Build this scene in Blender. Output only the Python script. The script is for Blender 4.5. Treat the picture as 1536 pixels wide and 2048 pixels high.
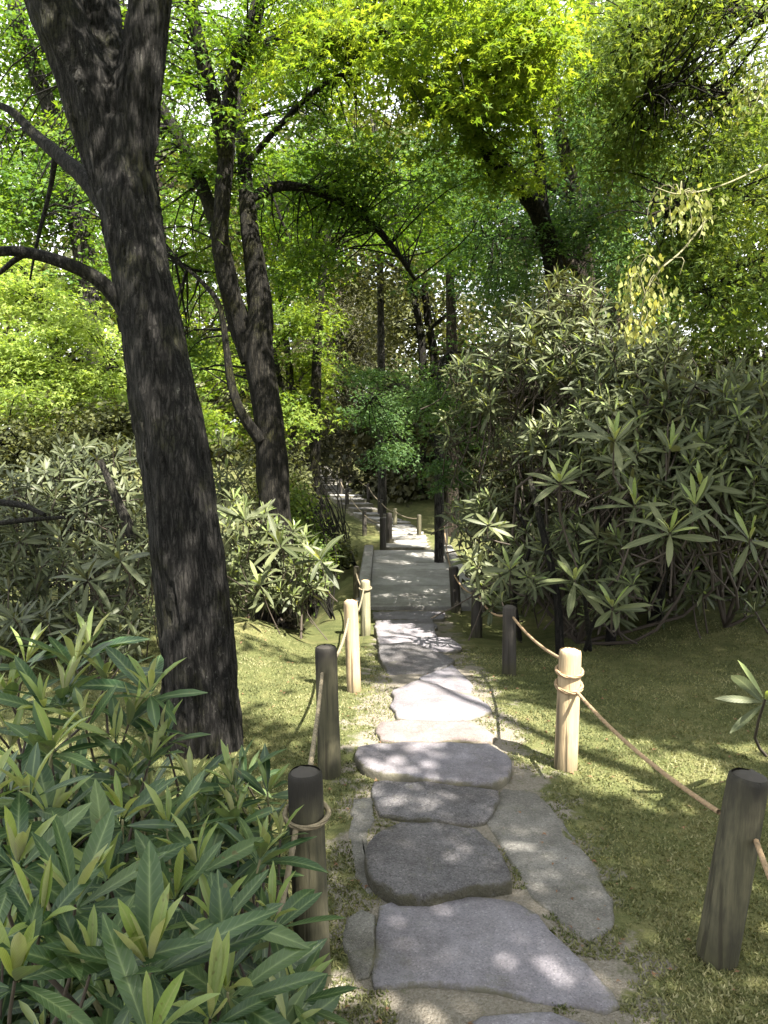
import bpy, math, random
import numpy as np
from mathutils import Matrix, Vector

rng = np.random.default_rng(7)
random.seed(7)
scene = bpy.context.scene
for o in list(bpy.data.objects):
    bpy.data.objects.remove(o)
COL = scene.collection

# ------------------------------------------------------------------ camera, sky, sun, exposure
EYE = 1.65
PITCH = math.radians(6.0)
F = 1538.0                                   # focal length in photo pixels (1536 x 2048)
cam_d = bpy.data.cameras.new('camera')
cam_d.sensor_fit = 'VERTICAL'
cam_d.sensor_height = 24.0
cam_d.lens = 24.0 * F / 2048.0
cam_d.clip_start = 0.05
cam_d.clip_end = 2000
cam = bpy.data.objects.new('camera', cam_d)
COL.objects.link(cam)
cam.location = (0, 0, EYE)
cam.rotation_euler = (math.radians(90) - PITCH, 0, 0)
scene.camera = cam

SUN = np.array([0.39, -0.42, 0.817]); SUN /= np.linalg.norm(SUN)
SUN_EL = math.asin(SUN[2])
world = bpy.data.worlds.new('World')
scene.world = world
world.use_nodes = True
wn = world.node_tree.nodes; wl = world.node_tree.links
wn.clear()
sky = wn.new('ShaderNodeTexSky'); sky.sky_type = 'NISHITA'; sky.sun_disc = False
sky.sun_elevation = SUN_EL
sky.sun_rotation = math.atan2(SUN[0], SUN[1])
sky.air_density = 1.0; sky.dust_density = 4.0; sky.ozone_density = 1.0
bg = wn.new('ShaderNodeBackground'); bg.inputs['Strength'].default_value = 0.07
wo = wn.new('ShaderNodeOutputWorld')
wtc = wn.new('ShaderNodeTexCoord'); wnz = wn.new('ShaderNodeTexNoise'); wnz.inputs['Scale'].default_value = 2.6; wnz.inputs['Detail'].default_value = 6
wl.new(wtc.outputs['Generated'], wnz.inputs['Vector'])
wrp = wn.new('ShaderNodeValToRGB'); wrp.color_ramp.elements[0].position = .30; wrp.color_ramp.elements[0].color = (.25, .25, .25, 1); wrp.color_ramp.elements[1].position = .58
wl.new(wnz.outputs[0], wrp.inputs[0])
wmx = wn.new('ShaderNodeMix'); wmx.data_type = 'RGBA'; wmx.inputs[7].default_value = (7.5, 7.6, 7.8, 1)      # bright broken cloud
wl.new(wrp.outputs[0], wmx.inputs[0]); wl.new(sky.outputs[0], wmx.inputs[6])
wl.new(wmx.outputs[2], bg.inputs[0]); wl.new(bg.outputs[0], wo.inputs[0])

sun_d = bpy.data.lights.new('sun', 'SUN')
sun_d.energy = 5.0; sun_d.angle = math.radians(0.53); sun_d.color = (1.0, 0.94, 0.82)
sun = bpy.data.objects.new('sun', sun_d); COL.objects.link(sun)
sun.rotation_euler = Vector((-SUN[0], -SUN[1], -SUN[2])).to_track_quat('-Z', 'Y').to_euler()
sun.location = (6, -6, 14)

vs = scene.view_settings
vs.view_transform = 'Standard'; vs.look = 'None'; vs.gamma = 1.0; vs.use_curve_mapping = False
vs.exposure = 2.6
scene.cycles.max_bounces = 8
scene.cycles.transparent_max_bounces = 4
scene.cycles.caustics_reflective = False
scene.cycles.caustics_refractive = False

# ------------------------------------------------------------------ pixel helpers (photo pixels -> real places)
CP, SP = math.cos(PITCH), math.sin(PITCH)
def ray(px, py):
    u = (px - 768.0) / F; v = (1024.0 - py) / F
    return np.array([u, CP + v * SP, -SP + v * CP])
def W(px, py, d):
    r = ray(px, py); return np.array([0, 0, EYE]) + r * (d / r[1])
def mpp(d, py=1024):                       # metres per photo pixel at forward distance d
    v = (1024.0 - py) / F
    return (d / (CP + v * SP)) / F

def vnoise(x, y, seed=0):                  # smooth value noise, vectorised
    x = np.asarray(x, float); y = np.asarray(y, float)
    xi = np.floor(x).astype(np.int64); yi = np.floor(y).astype(np.int64)
    fx = x - xi; fy = y - yi
    fx = fx * fx * (3 - 2 * fx); fy = fy * fy * (3 - 2 * fy)
    def h(a, b):
        n = (a * 374761393 + b * 668265263 + seed * 974711) & 0x7fffffff
        n = ((n ^ (n >> 13)) * 1274126177) & 0x7fffffff
        return ((n ^ (n >> 16)) & 0xffff) / 65535.0
    return (h(xi, yi) * (1 - fx) + h(xi + 1, yi) * fx) * (1 - fy) + (h(xi, yi + 1) * (1 - fx) + h(xi + 1, yi + 1) * fx) * fy

PY = [-60, 0, 4.7, 5.6, 6.8, 7.7, 8.75, 13, 16, 17.8, 20, 23, 26, 30, 45, 80, 200]
PZ = [0, 0, 0, -.11, -.25, -.42, -.46, -.47, -.47, -.41, -.14, -.03, .17, .35, .8, 1.2, 1.5]
CY = [-5, 0, 2, 5, 8, 13, 15.5, 17, 18, 20, 23, 26, 30, 40]
CX = [.25, .25, .3, .3, .33, .4, .45, .15, -.35, -.95, -1.45, -2.0, -2.7, -4.5]
def sstep(a, b, x):
    t = np.clip((x - a) / (b - a), 0, 1); return t * t * (3 - 2 * t)
def path_x(y): return np.interp(y, CY, CX)
def h(x, y):
    x = np.asarray(x, float); y = np.asarray(y, float)
    z = np.interp(y, PY, PZ)
    z = (np.interp(y - .3, PY, PZ) + z + np.interp(y + .3, PY, PZ)) / 3
    dx = x - path_x(y)
    # right bank stays high while the path drops to the bridge
    rb = sstep(1.0, 2.6, dx) * sstep(4.8, 7.5, y) * (1 - sstep(13, 20, y))
    z = z + rb * .38
    # left bank of moss, then the stream hollow
    lb = sstep(-.9, -1.6, dx) * sstep(4.8, 6.5, y) * (1 - sstep(7.2, 8.6, y))
    z = z + lb * .22
    hol = sstep(-.75, -1.8, dx) * sstep(7.4, 9.4, y) * (1 - sstep(13, 17, y))
    z = z - hol * .7
    # moss bank to the right of the far steps
    z = z + sstep(.5, 2.0, dx) * sstep(17, 20, y) * .35
    off = sstep(.55, 1.2, np.abs(dx))
    z = z + off * ((vnoise(x * 1.1, y * 1.1, 3) - .5) * .10 + (vnoise(x * 3.7, y * 3.7, 5) - .5) * .045 + (vnoise(x * 11, y * 11, 6) - .5) * .016)
    return z
def G(px, py, lift=0.0):
    r = ray(px, py); o = np.array([0, 0, EYE]); lo = .5
    prev = lo
    for t in np.arange(.5, 70, .05):
        p = o + r * t
        if p[2] < h(p[0], p[1]) + lift:
            a, b = prev, t
            for _ in range(18):
                m = (a + b) / 2; q = o + r * m
                if q[2] < h(q[0], q[1]) + lift: b = m
                else: a = m
            return o + r * b
        prev = t
    return o + r * 60

# ------------------------------------------------------------------ mesh helpers
class MB:
    def __init__(s): s.v = []; s.f = []; s.n = 0; s.attr = []
    def add(s, v, f, a=None):
        v = np.asarray(v, float); f = np.asarray(f, int)
        s.v.append(v); s.f.append(f + s.n); s.n += len(v)
        s.attr.append(np.zeros(len(v)) if a is None else np.asarray(a, float))
    def mesh(s, name, mats, origin=(0, 0, 0), smooth=True, attr=None):
        V = np.concatenate(s.v) - np.asarray(origin, float)
        return raw_mesh(name, V, s.f, mats, smooth, attr, np.concatenate(s.attr) if attr else None)
def raw_mesh(name, V, flist, mats, smooth=True, attr=None, aval=None):
    m = bpy.data.meshes.new(name)
    m.vertices.add(len(V)); m.vertices.foreach_set('co', V.astype(np.float32).ravel())
    li = np.concatenate([f.ravel() for f in flist]).astype(np.int32)
    tot = np.concatenate([np.full(len(f), f.shape[1]) for f in flist]).astype(np.int32)
    st = np.concatenate([[0], np.cumsum(tot)[:-1]]).astype(np.int32)
    m.loops.add(len(li)); m.loops.foreach_set('vertex_index', li)
    m.polygons.add(len(tot)); m.polygons.foreach_set('loop_start', st); m.polygons.foreach_set('loop_total', tot)
    m.polygons.foreach_set('use_smooth', np.full(len(tot), smooth))
    if attr:
        at = m.attributes.new(attr, 'FLOAT', 'POINT'); at.data.foreach_set('value', aval.astype(np.float32))
    m.update(calc_edges=True)
    for mm in (mats if isinstance(mats, (list, tuple)) else [mats]): m.materials.append(mm)
    return m
def link(name, mesh, parent=None, loc=(0, 0, 0), kind=None, label=None):
    o = bpy.data.objects.new(name, mesh); COL.objects.link(o)
    o.location = loc
    if parent is not None: o.parent = parent
    if kind: o['kind'] = kind
    if label: o['label'] = label
    return o
def tag(o, label, cat, group=None):
    o['label'] = label; o['category'] = cat
    if group: o['group'] = group
    return o
def thing(name, label, cat, loc, group=None):
    o = bpy.data.objects.new(name, None); COL.objects.link(o)
    o.location = Vector([float(c) for c in loc]); o.empty_display_size = .1
    return tag(o, label, cat, group)
def part(name, mb, mat, root, kind=None, smooth=True, attr=None):
    m = mb.mesh(name, mat, origin=root.location, smooth=smooth, attr=attr)
    return link(name, m, root, kind=kind)

def catmull(P, n):
    P = np.asarray(P, float)
    if len(P) < 3: 
        t = np.linspace(0, 1, n)[:, None]; return P[0] * (1 - t) + P[-1] * t
    Q = np.vstack([2 * P[0] - P[1], P, 2 * P[-1] - P[-2]])
    out = []
    for t in np.linspace(0, len(P) - 1, n):
        i = min(int(t), len(P) - 2); f = t - i
        a, b, c, d = Q[i], Q[i + 1], Q[i + 2], Q[i + 3]
        out.append(.5 * ((2 * b) + (-a + c) * f + (2 * a - 5 * b + 4 * c - d) * f ** 2 + (-a + 3 * b - 3 * c + d) * f ** 3))
    return np.array(out)
def tube(P, R, segs=8, wob=0.0, seed=0, cap=True):
    P = np.asarray(P, float); n = len(P); R = np.broadcast_to(np.asarray(R, float), (n,))
    T = np.gradient(P, axis=0); T /= np.linalg.norm(T, axis=1)[:, None] + 1e-9
    a = np.array([1.0, 0, 0]) if abs(T[0][0]) < .8 else np.array([0, 1.0, 0])
    U = np.zeros_like(P)
    u = a - T[0] * (a @ T[0]); u /= np.linalg.norm(u)
    for i in range(n):
        u = u - T[i] * (u @ T[i]); u /= np.linalg.norm(u); U[i] = u
    Vv = np.cross(T, U)
    ang = np.linspace(0, 2 * math.pi, segs, endpoint=False)
    L = np.concatenate([[0], np.cumsum(np.linalg.norm(np.diff(P, axis=0), axis=1))])
    rad = np.repeat(R[:, None], segs, 1)
    if wob:
        aa, ll = np.meshgrid(ang, L)
        rad = rad * (1 + wob * 2 * (vnoise(np.cos(aa) * 1.7 + 9, ll * 3 + np.sin(aa) * 1.7, seed) - .5)
                       + wob * (vnoise(np.cos(aa) * 5 + 9, ll * 5 + np.sin(aa) * 5, seed + 1) - .5))
    V = P[:, None, :] + rad[:, :, None] * (np.cos(ang)[None, :, None] * U[:, None, :] + np.sin(ang)[None, :, None] * Vv[:, None, :])
    V = V.reshape(-1, 3)
    i = np.arange(n - 1)[:, None] * segs; j = np.arange(segs)[None, :]; j2 = (j + 1) % segs
    F4 = np.stack([i + j, i + j2, i + segs + j2, i + segs + j], -1).reshape(-1, 4)
    return V, F4
def add_tube(mb, P, R, segs=8, wob=0., seed=0, n=None, cap=True):
    P = np.asarray(P, float); R = np.asarray(R, float)
    if n:
        if R.ndim: R = np.interp(np.linspace(0, len(P) - 1, n), np.arange(len(P)), R)
        P = catmull(P, n)
    V, F4 = tube(P, R, segs, wob, seed)
    mb.add(V, F4)
    if cap:
        c = len(P) - 1
        e = P[-1]; base = mb.n
        ring = np.arange(segs) + c * segs
        s0 = mb.n - len(V)
        fan = np.stack([ring + s0, (np.roll(ring, -1)) + s0, np.full(segs, base)], -1) 
        mb.v.append(np.array([e])); mb.attr.append(np.zeros(1)); mb.n += 1
        mb.f.append(fan)

# ------------------------------------------------------------------ materials
def new_mat(name):
    m = bpy.data.materials.new(name); m.use_nodes = True
    nt = m.node_tree; nt.nodes.clear()
    out = nt.nodes.new('ShaderNodeOutputMaterial')
    return m, nt.nodes, nt.links, out
def nd(N, t, **k):
    n = N.new(t)
    for a, b in k.items():
        if a in n.inputs.keys() if hasattr(n.inputs, 'keys') else False: n.inputs[a].default_value = b
        else: setattr(n, a, b)
    return n
def ramp(N, stops):
    r = N.new('ShaderNodeValToRGB'); el = r.color_ramp.elements
    while len(el) < len(stops): el.new(.5)
    for e, (p, c) in zip(el, stops):
        e.position = p; e.color = (*c, 1) if len(c) == 3 else c
    return r
def noise(N, L, coord, scale, detail=4, rough=.6, vec_scale=None):
    n = N.new('ShaderNodeTexNoise'); n.inputs['Scale'].default_value = scale
    n.inputs['Detail'].default_value = detail; n.inputs['Roughness'].default_value = rough
    if vec_scale:
        mp = N.new('ShaderNodeMapping'); mp.inputs['Scale'].default_value = vec_scale
        L.new(coord, mp.inputs[0]); L.new(mp.outputs[0], n.inputs['Vector'])
    else: L.new(coord, n.inputs['Vector'])
    return n
def mix(N, L, fac, a, b, mode='MIX'):
    m = N.new('ShaderNodeMix'); m.data_type = 'RGBA'; m.blend_type = mode
    for s, val in ((m.inputs['Factor'], fac), (m.inputs['A'], a), (m.inputs['B'], b)):
        pass
    def setin(sock, val):
        if isinstance(val, (int, float)): sock.default_value = val
        elif isinstance(val, tuple): sock.default_value = (*val, 1) if len(val) == 3 else val
        else: L.new(val, sock)
    setin(m.inputs[0], fac); setin(m.inputs[6], a); setin(m.inputs[7], b)
    return m.outputs[2]
def math_(N, L, op, a, b=0.0, c=None):
    m = N.new('ShaderNodeMath'); m.operation = op
    for i, val in enumerate((a, b) if c is None else (a, b, c)):
        if isinstance(val, (int, float)): m.inputs[i].default_value = val
        else: L.new(val, m.inputs[i])
    return m.outputs[0]
def bump(N, L, height, strength, dist, normal=None):
    b = N.new('ShaderNodeBump'); b.inputs['Strength'].default_value = strength; b.inputs['Distance'].default_value = dist
    L.new(height, b.inputs['Height'])
    if normal is not None: L.new(normal, b.inputs['Normal'])
    return b.outputs[0]
def geo_pos(N): return N.new('ShaderNodeNewGeometry')

def leaf_mat(name, cols, trans=.4, tcol=None, rough=.55, spec=.22, back=None, rib=None, clump=.9):
    """cols: list of base colours picked per leaf, clump noise in space varies whole sprays"""
    m, N, L, out = new_mat(name)
    g = geo_pos(N); oi = N.new('ShaderNodeObjectInfo')
    r = math_(N, L, 'FRACT', math_(N, L, 'ADD', g.outputs['Random Per Island'], oi.outputs['Random']))
    ns = noise(N, L, g.outputs['Position'], clump, 2, .5)
    f = math_(N, L, 'ADD', math_(N, L, 'MULTIPLY', r, .5), math_(N, L, 'MULTIPLY', math_(N, L, 'SUBTRACT', ns.outputs[0], .25), 1.0))
    cr = ramp(N, [(i / max(1, len(cols) - 1), c) for i, c in enumerate(cols)])
    L.new(f, cr.inputs[0])
    col = cr.outputs[0]
    if rib:
        at = N.new('ShaderNodeAttribute'); at.attribute_name = 'rib'
        p = math_(N, L, 'POWER', at.outputs['Fac'], 10.0)
        col = mix(N, L, math_(N, L, 'MULTIPLY', p, .75), col, rib)
        vn = noise(N, L, g.outputs['Position'], 60, 3, .6)
        col = mix(N, L, math_(N, L, 'MULTIPLY', vn.outputs[0], .35), col, (.5, .55, .5), 'MULTIPLY')
        va = N.new('ShaderNodeAttribute'); va.attribute_name = 'vein'
        vs_ = math_(N, L, 'SINE', math_(N, L, 'MULTIPLY', va.outputs['Fac'], 6.2832))
        vp = math_(N, L, 'POWER', math_(N, L, 'MULTIPLY', math_(N, L, 'ADD', vs_, 1.0), .5), 6.0)
        col = mix(N, L, math_(N, L, 'MULTIPLY', vp, .10), col, rib)
        sp = noise(N, L, g.outputs['Position'], 34, 2, .5); spr = ramp(N, [(.70, (0, 0, 0)), (.74, (1, 1, 1))]); L.new(sp.outputs[0], spr.inputs[0])
        col = mix(N, L, math_(N, L, 'MULTIPLY', spr.outputs[0], .6), col, (.10, .07, .03))
        nrm_ = bump(N, L, math_(N, L, 'SUBTRACT', vn.outputs[0], math_(N, L, 'MULTIPLY', vp, .7)), .35, .002)
    front = col
    if back:
        col = mix(N, L, g.outputs['Backfacing'], front, back)
    p = N.new('ShaderNodeBsdfPrincipled')
    L.new(col, p.inputs['Base Color']); p.inputs['Roughness'].default_value = rough
    p.inputs['Specular IOR Level'].default_value = spec
    if rib: L.new(nrm_, p.inputs['Normal'])
    t = N.new('ShaderNodeBsdfTranslucent')
    tc = mix(N, L, 1.0, front, tcol or (1.6, 1.5, .5), 'MULTIPLY')
    L.new(tc, t.inputs[0])
    ms = N.new('ShaderNodeMixShader'); ms.inputs[0].default_value = trans
    L.new(p.outputs[0], ms.inputs[1]); L.new(t.outputs[0], ms.inputs[2]); L.new(ms.outputs[0], out.inputs[0])
    return m

def bark_mat(name, dark, light, moss=(.045, .05, .012), moss_amt=.4, lichen=.3, scale=1.0):
    m, N, L, out = new_mat(name)
    g = geo_pos(N); P = g.outputs['Position']
    fis = noise(N, L, P, 52 * scale, 7, .72, (1, 1, .11))
    fine = noise(N, L, P, 75 * scale, 6, .75, (1, 1, .3))
    big = noise(N, L, P, 2.2 * scale, 3, .6)
    cr = ramp(N, [(.40, dark), (.62, light)]); L.new(fis.outputs[0], cr.inputs[0])
    col = mix(N, L, math_(N, L, 'MULTIPLY', fine.outputs[0], .7), cr.outputs[0], dark, 'MIX')
    lr = ramp(N, [(.60, (0, 0, 0)), (.68, (1, 1, 1))])
    ln = noise(N, L, P, 48 * scale, 5, .75, (1, 1, .6)); L.new(ln.outputs[0], lr.inputs[0])
    br = ramp(N, [(.45, (0, 0, 0)), (.6, (1, 1, 1))]); L.new(big.outputs[0], br.inputs[0])
    lf = math_(N, L, 'MULTIPLY', math_(N, L, 'MULTIPLY', lr.outputs[0], br.outputs[0]), lichen)
    col = mix(N, L, lf, col, (.34, .34, .30))
    mr = ramp(N, [(.5 , (0, 0, 0)), (.62, (1, 1, 1))])
    mn = noise(N, L, P, 3.1 * scale, 5, .7)
    L.new(mn.outputs[0], mr.inputs[0])
    col = mix(N, L, math_(N, L, 'MULTIPLY', mr.outputs[0], moss_amt), col, moss)
    p = N.new('ShaderNodeBsdfPrincipled'); L.new(col, p.inputs['Base Color'])
    p.inputs['Roughness'].default_value = .9; p.inputs['Specular IOR Level'].default_value = .2
    mpv = N.new('ShaderNodeMapping'); mpv.inputs['Scale'].default_value = (1, 1, .14); L.new(P, mpv.inputs[0])
    dn = N.new('ShaderNodeMix'); dn.data_type = 'RGBA'; dn.inputs[0].default_value = .03; L.new(mpv.outputs[0], dn.inputs[6]); L.new(fine.outputs[1], dn.inputs[7])
    vc = N.new('ShaderNodeTexVoronoi'); vc.feature = 'DISTANCE_TO_EDGE'; vc.inputs['Scale'].default_value = 46 * scale; L.new(dn.outputs[2], vc.inputs['Vector'])
    cr2 = ramp(N, [(0, (0, 0, 0)), (.16, (1, 1, 1))]); L.new(vc.outputs['Distance'], cr2.inputs[0])
    col = mix(N, L, cr2.outputs[0], mix(N, L, .9, col, (.003, .0027, .0023)), col)
    L.new(col, p.inputs['Base Color'])
    hgt = math_(N, L, 'ADD', math_(N, L, 'ADD', math_(N, L, 'MULTIPLY', cr2.outputs[0], .5), fis.outputs[0]), math_(N, L, 'MULTIPLY', fine.outputs[0], .5))
    L.new(bump(N, L, hgt, 1.0, .045), p.inputs['Normal'])
    L.new(p.outputs[0], out.inputs[0]); return m

def moss_col(N, L, P):
    a = noise(N, L, P, 1.3, 4, .6); b = noise(N, L, P, 9, 4, .65); c = noise(N, L, P, 110, 3, .7)
    cr = ramp(N, [(.3, (.052, .064, .024)), (.5, (.112, .120, .048)), (.72, (.225, .20, .095))])
    s = math_(N, L, 'ADD', math_(N, L, 'MULTIPLY', a.outputs[0], .55), math_(N, L, 'MULTIPLY', b.outputs[0], .45))
    L.new(s, cr.inputs[0])
    return mix(N, L, math_(N, L, 'MULTIPLY', c.outputs[0], .8), cr.outputs[0], (.35, .38, .3), 'MULTIPLY')
def moss_mat(name):
    m, N, L, out = new_mat(name)
    g = geo_pos(N); P = g.outputs['Position']
    a = noise(N, L, P, 1.3, 4, .6); b = noise(N, L, P, 9, 4, .65); c = noise(N, L, P, 110, 3, .7)
    cr = ramp(N, [(.3, (.052, .064, .024)), (.5, (.112, .120, .048)), (.72, (.225, .20, .095))])
    s = math_(N, L, 'ADD', math_(N, L, 'MULTIPLY', a.outputs[0], .55), math_(N, L, 'MULTIPLY', b.outputs[0], .45))
    L.new(s, cr.inputs[0])
    col = mix(N, L, math_(N, L, 'MULTIPLY', c.outputs[0], .8), cr.outputs[0], (.35, .38, .3), 'MULTIPLY')
    p = N.new('ShaderNodeBsdfPrincipled'); L.new(col, p.inputs['Base Color'])
    p.inputs['Roughness'].default_value = 1.0; p.inputs['Specular IOR Level'].default_value = .1
    v = N.new('ShaderNodeTexVoronoi'); v.inputs['Scale'].default_value = 75; L.new(P, v.inputs['Vector'])
    hh = math_(N, L, 'ADD', math_(N, L, 'MULTIPLY', b.outputs[0], 2.0), math_(N, L, 'SUBTRACT', c.outputs[0], v.outputs['Distance']))
    L.new(bump(N, L, hh, .8, .012), p.inputs['Normal'])
    L.new(p.outputs[0], out.inputs[0]); return m

def gravel_mat(name):
    m, N, L, out = new_mat(name)
    g = geo_pos(N); P = g.outputs['Position']
    at = N.new('ShaderNodeAttribute'); at.attribute_name = 'edge'
    v = N.new('ShaderNodeTexVoronoi'); v.inputs['Scale'].default_value = 130; L.new(P, v.inputs['Vector'])
    n1 = noise(N, L, P, 6, 5, .7); n2 = noise(N, L, P, 240, 2, .7); n3 = noise(N, L, P, 2.2, 4, .6)
    vr = ramp(N, [(0, (.11, .103, .09)), (.5, (.20, .19, .17)), (1, (.31, .295, .27))]); L.new(v.outputs['Color'], vr.inputs[0])
    base = mix(N, L, n2.outputs[0], vr.outputs[0], (.14, .12, .095))
    base = mix(N, L, math_(N, L, 'MULTIPLY', n3.outputs[0], .45), base, (.20, .165, .125))
    msc = moss_col(N, L, P)
    mf = math_(N, L, 'ADD', at.outputs['Fac'], math_(N, L, 'MULTIPLY', math_(N, L, 'SUBTRACT', n1.outputs[0], .5), 1.9))
    fr = ramp(N, [(.40, (0, 0, 0)), (.60, (1, 1, 1))]); L.new(mf, fr.inputs[0])
    col = mix(N, L, fr.outputs[0], base, msc)
    p = N.new('ShaderNodeBsdfPrincipled'); L.new(col, p.inputs['Base Color'])
    p.inputs['Roughness'].default_value = .95; p.inputs['Specular IOR Level'].default_value = .15
    hh = math_(N, L, 'ADD', n1.outputs[0], math_(N, L, 'SUBTRACT', n2.outputs[0], v.outputs['Distance']))
    L.new(bump(N, L, hh, .8, .008), p.inputs['Normal'])
    L.new(p.outputs[0], out.inputs[0]); return m

def stone_mat(name, a, b, rough_amt=.5, scale=1.0, mossy=.25):
    m, N, L, out = new_mat(name)
    g = geo_pos(N); P = g.outputs['Position']; oi = N.new('ShaderNodeObjectInfo')
    big = noise(N, L, P, 3.0 * scale, 5, .65); mid = noise(N, L, P, 22 * scale, 5, .7); fin = noise(N, L, P, 170, 3, .75)
    cr = ramp(N, [(.32, a), (.66, b)]); L.new(big.outputs[0], cr.inputs[0])
    col = mix(N, L, math_(N, L, 'MULTIPLY', mid.outputs[0], .55), cr.outputs[0], a)
    gr_ = N.new('ShaderNodeTexVoronoi'); gr_.inputs['Scale'].default_value = 210; L.new(P, gr_.inputs['Vector'])
    sep = N.new('ShaderNodeSeparateColor'); L.new(gr_.outputs['Color'], sep.inputs[0])
    gsp = ramp(N, [(.0, (.45, .45, .46)), (.5, (1, 1, 1)), (.9, (1.0, 1.0, 1.0)), (1, (1.7, 1.7, 1.65))]); L.new(sep.outputs[0], gsp.inputs[0])
    col = mix(N, L, .35 + .5 * rough_amt, col, gsp.outputs[0], 'MULTIPLY')
    st = noise(N, L, P, 1.7, 6, .75); str_ = ramp(N, [(.42, (1, 1, 1)), (.60, (.62, .60, .58))]); L.new(st.outputs[0], str_.inputs[0])
    col = mix(N, L, .8, col, str_.outputs[0], 'MULTIPLY')
    col = mix(N, L, math_(N, L, 'MULTIPLY', fin.outputs[0], .55), col, (.5, .5, .5), 'MULTIPLY')
    col = mix(N, L, math_(N, L, 'MULTIPLY', oi.outputs['Random'], .35), col, (.72, .70, .66), 'MULTIPLY')
    mr = ramp(N, [(.56, (0, 0, 0)), (.66, (1, 1, 1))]); mn = noise(N, L, P, 7, 6, .75); L.new(mn.outputs[0], mr.inputs[0])
    col = mix(N, L, math_(N, L, 'MULTIPLY', mr.outputs[0], mossy), col, (.11, .11, .05))
    wr = ramp(N, [(.62, (0, 0, 0)), (.72, (1, 1, 1))]); wnn = noise(N, L, P, 11, 5, .7); L.new(wnn.outputs[0], wr.inputs[0])
    col = mix(N, L, math_(N, L, 'MULTIPLY', wr.outputs[0], .3), col, (.42, .41, .39))
    p = N.new('ShaderNodeBsdfPrincipled'); L.new(col, p.inputs['Base Color'])
    p.inputs['Roughness'].default_value = .85; p.inputs['Specular IOR Level'].default_value = .25
    at = N.new('ShaderNodeAttribute'); at.attribute_name = 'edge'
    ed = math_(N, L, 'MULTIPLY', math_(N, L, 'ADD', math_(N, L, 'SUBTRACT', at.outputs['Fac'], .55), math_(N, L, 'MULTIPLY', math_(N, L, 'SUBTRACT', mn.outputs[0], .5), 1.6)), 3.0)
    edc = N.new('ShaderNodeClamp'); L.new(ed, edc.inputs[0])
    col = mix(N, L, math_(N, L, 'MULTIPLY', edc.outputs[0], .8), col, (.085, .078, .045))
    cre = ramp(N, [(.0, (0, 0, 0)), (.035, (1, 1, 1))]); vk = N.new('ShaderNodeTexVoronoi'); vk.feature = 'DISTANCE_TO_EDGE'; vk.inputs['Scale'].default_value = 5.5 * scale
    dn = N.new('ShaderNodeMix'); dn.data_type = 'RGBA'; dn.inputs[0].default_value = .16; L.new(P, dn.inputs[6]); L.new(big.outputs[1], dn.inputs[7]); L.new(dn.outputs[2], vk.inputs['Vector']); L.new(vk.outputs['Distance'], cre.inputs[0])
    col = mix(N, L, math_(N, L, 'ADD', cre.outputs[0], 1.0 - rough_amt), mix(N, L, .3, col, (.03, .028, .025)), col)
    L.new(col, p.inputs['Base Color'])
    hh = math_(N, L, 'ADD', math_(N, L, 'ADD', math_(N, L, 'MULTIPLY', mid.outputs[0], 1.0), math_(N, L, 'MULTIPLY', cre.outputs[0], rough_amt * .15)), math_(N, L, 'MULTIPLY', fin.outputs[0], .35))
    L.new(bump(N, L, hh, min(1.0, rough_amt * 1.3), .035), p.inputs['Normal'])
    L.new(p.outputs[0], out.inputs[0]); return m

def wood_mat(name, a, b, stain, stain_amt, top_dark=0.0):
    m, N, L, out = new_mat(name)
    tc = N.new('ShaderNodeTexCoord'); P = tc.outputs['Object']
    gr = noise(N, L, P, 55, 5, .7, (1, 1, .06)); big = noise(N, L, P, 6, 4, .65, (1, 1, .45)); fin = noise(N, L, P, 160, 3, .7, (1, 1, .12))
    cr = ramp(N, [(.3, a), (.65, b)]); L.new(gr.outputs[0], cr.inputs[0])
    sr = ramp(N, [(.45, (0, 0, 0)), (.62, (1, 1, 1))]); L.new(big.outputs[0], sr.inputs[0])
    col = mix(N, L, math_(N, L, 'MULTIPLY', sr.outputs[0], stain_amt), cr.outputs[0], stain)
    sx = N.new('ShaderNodeSeparateXYZ'); L.new(P, sx.inputs[0])
    tp = N.new('ShaderNodeMapRange'); tp.inputs[1].default_value = .38; tp.inputs[2].default_value = .60; L.new(math_(N, L, 'ADD', sx.outputs[2], math_(N, L, 'MULTIPLY', math_(N, L, 'SUBTRACT', big.outputs[0], .5), .45)), tp.inputs[0])
    col = mix(N, L, math_(N, L, 'MULTIPLY', tp.outputs[0], top_dark), col, (.018, .016, .014))
    lo_ = N.new('ShaderNodeMapRange'); lo_.inputs[1].default_value = .12; lo_.inputs[2].default_value = .0; L.new(math_(N, L, 'ADD', sx.outputs[2], math_(N, L, 'MULTIPLY', math_(N, L, 'SUBTRACT', big.outputs[0], .5), .25)), lo_.inputs[0])
    col = mix(N, L, math_(N, L, 'MULTIPLY', lo_.outputs[0], .7), col, (.05, .048, .022))
    ck = ramp(N, [(.36, (1, 1, 1)), (.42, (0, 0, 0))]); ckn = noise(N, L, P, 26, 2, .5, (1, 1, .05)); L.new(ckn.outputs[0], ck.inputs[0])
    col = mix(N, L, math_(N, L, 'MULTIPLY', ck.outputs[0], .6), col, (.02, .017, .012))
    p = N.new('ShaderNodeBsdfPrincipled'); L.new(col, p.inputs['Base Color'])
    p.inputs['Roughness'].default_value = .8; p.inputs['Specular IOR Level'].default_value = .25
    hh = math_(N, L, 'SUBTRACT', math_(N, L, 'ADD', gr.outputs[0], math_(N, L, 'MULTIPLY', fin.outputs[0], .5)), ck.outputs[0])
    L.new(bump(N, L, hh, .6, .006), p.inputs['Normal'])
    L.new(p.outputs[0], out.inputs[0]); return m

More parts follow.
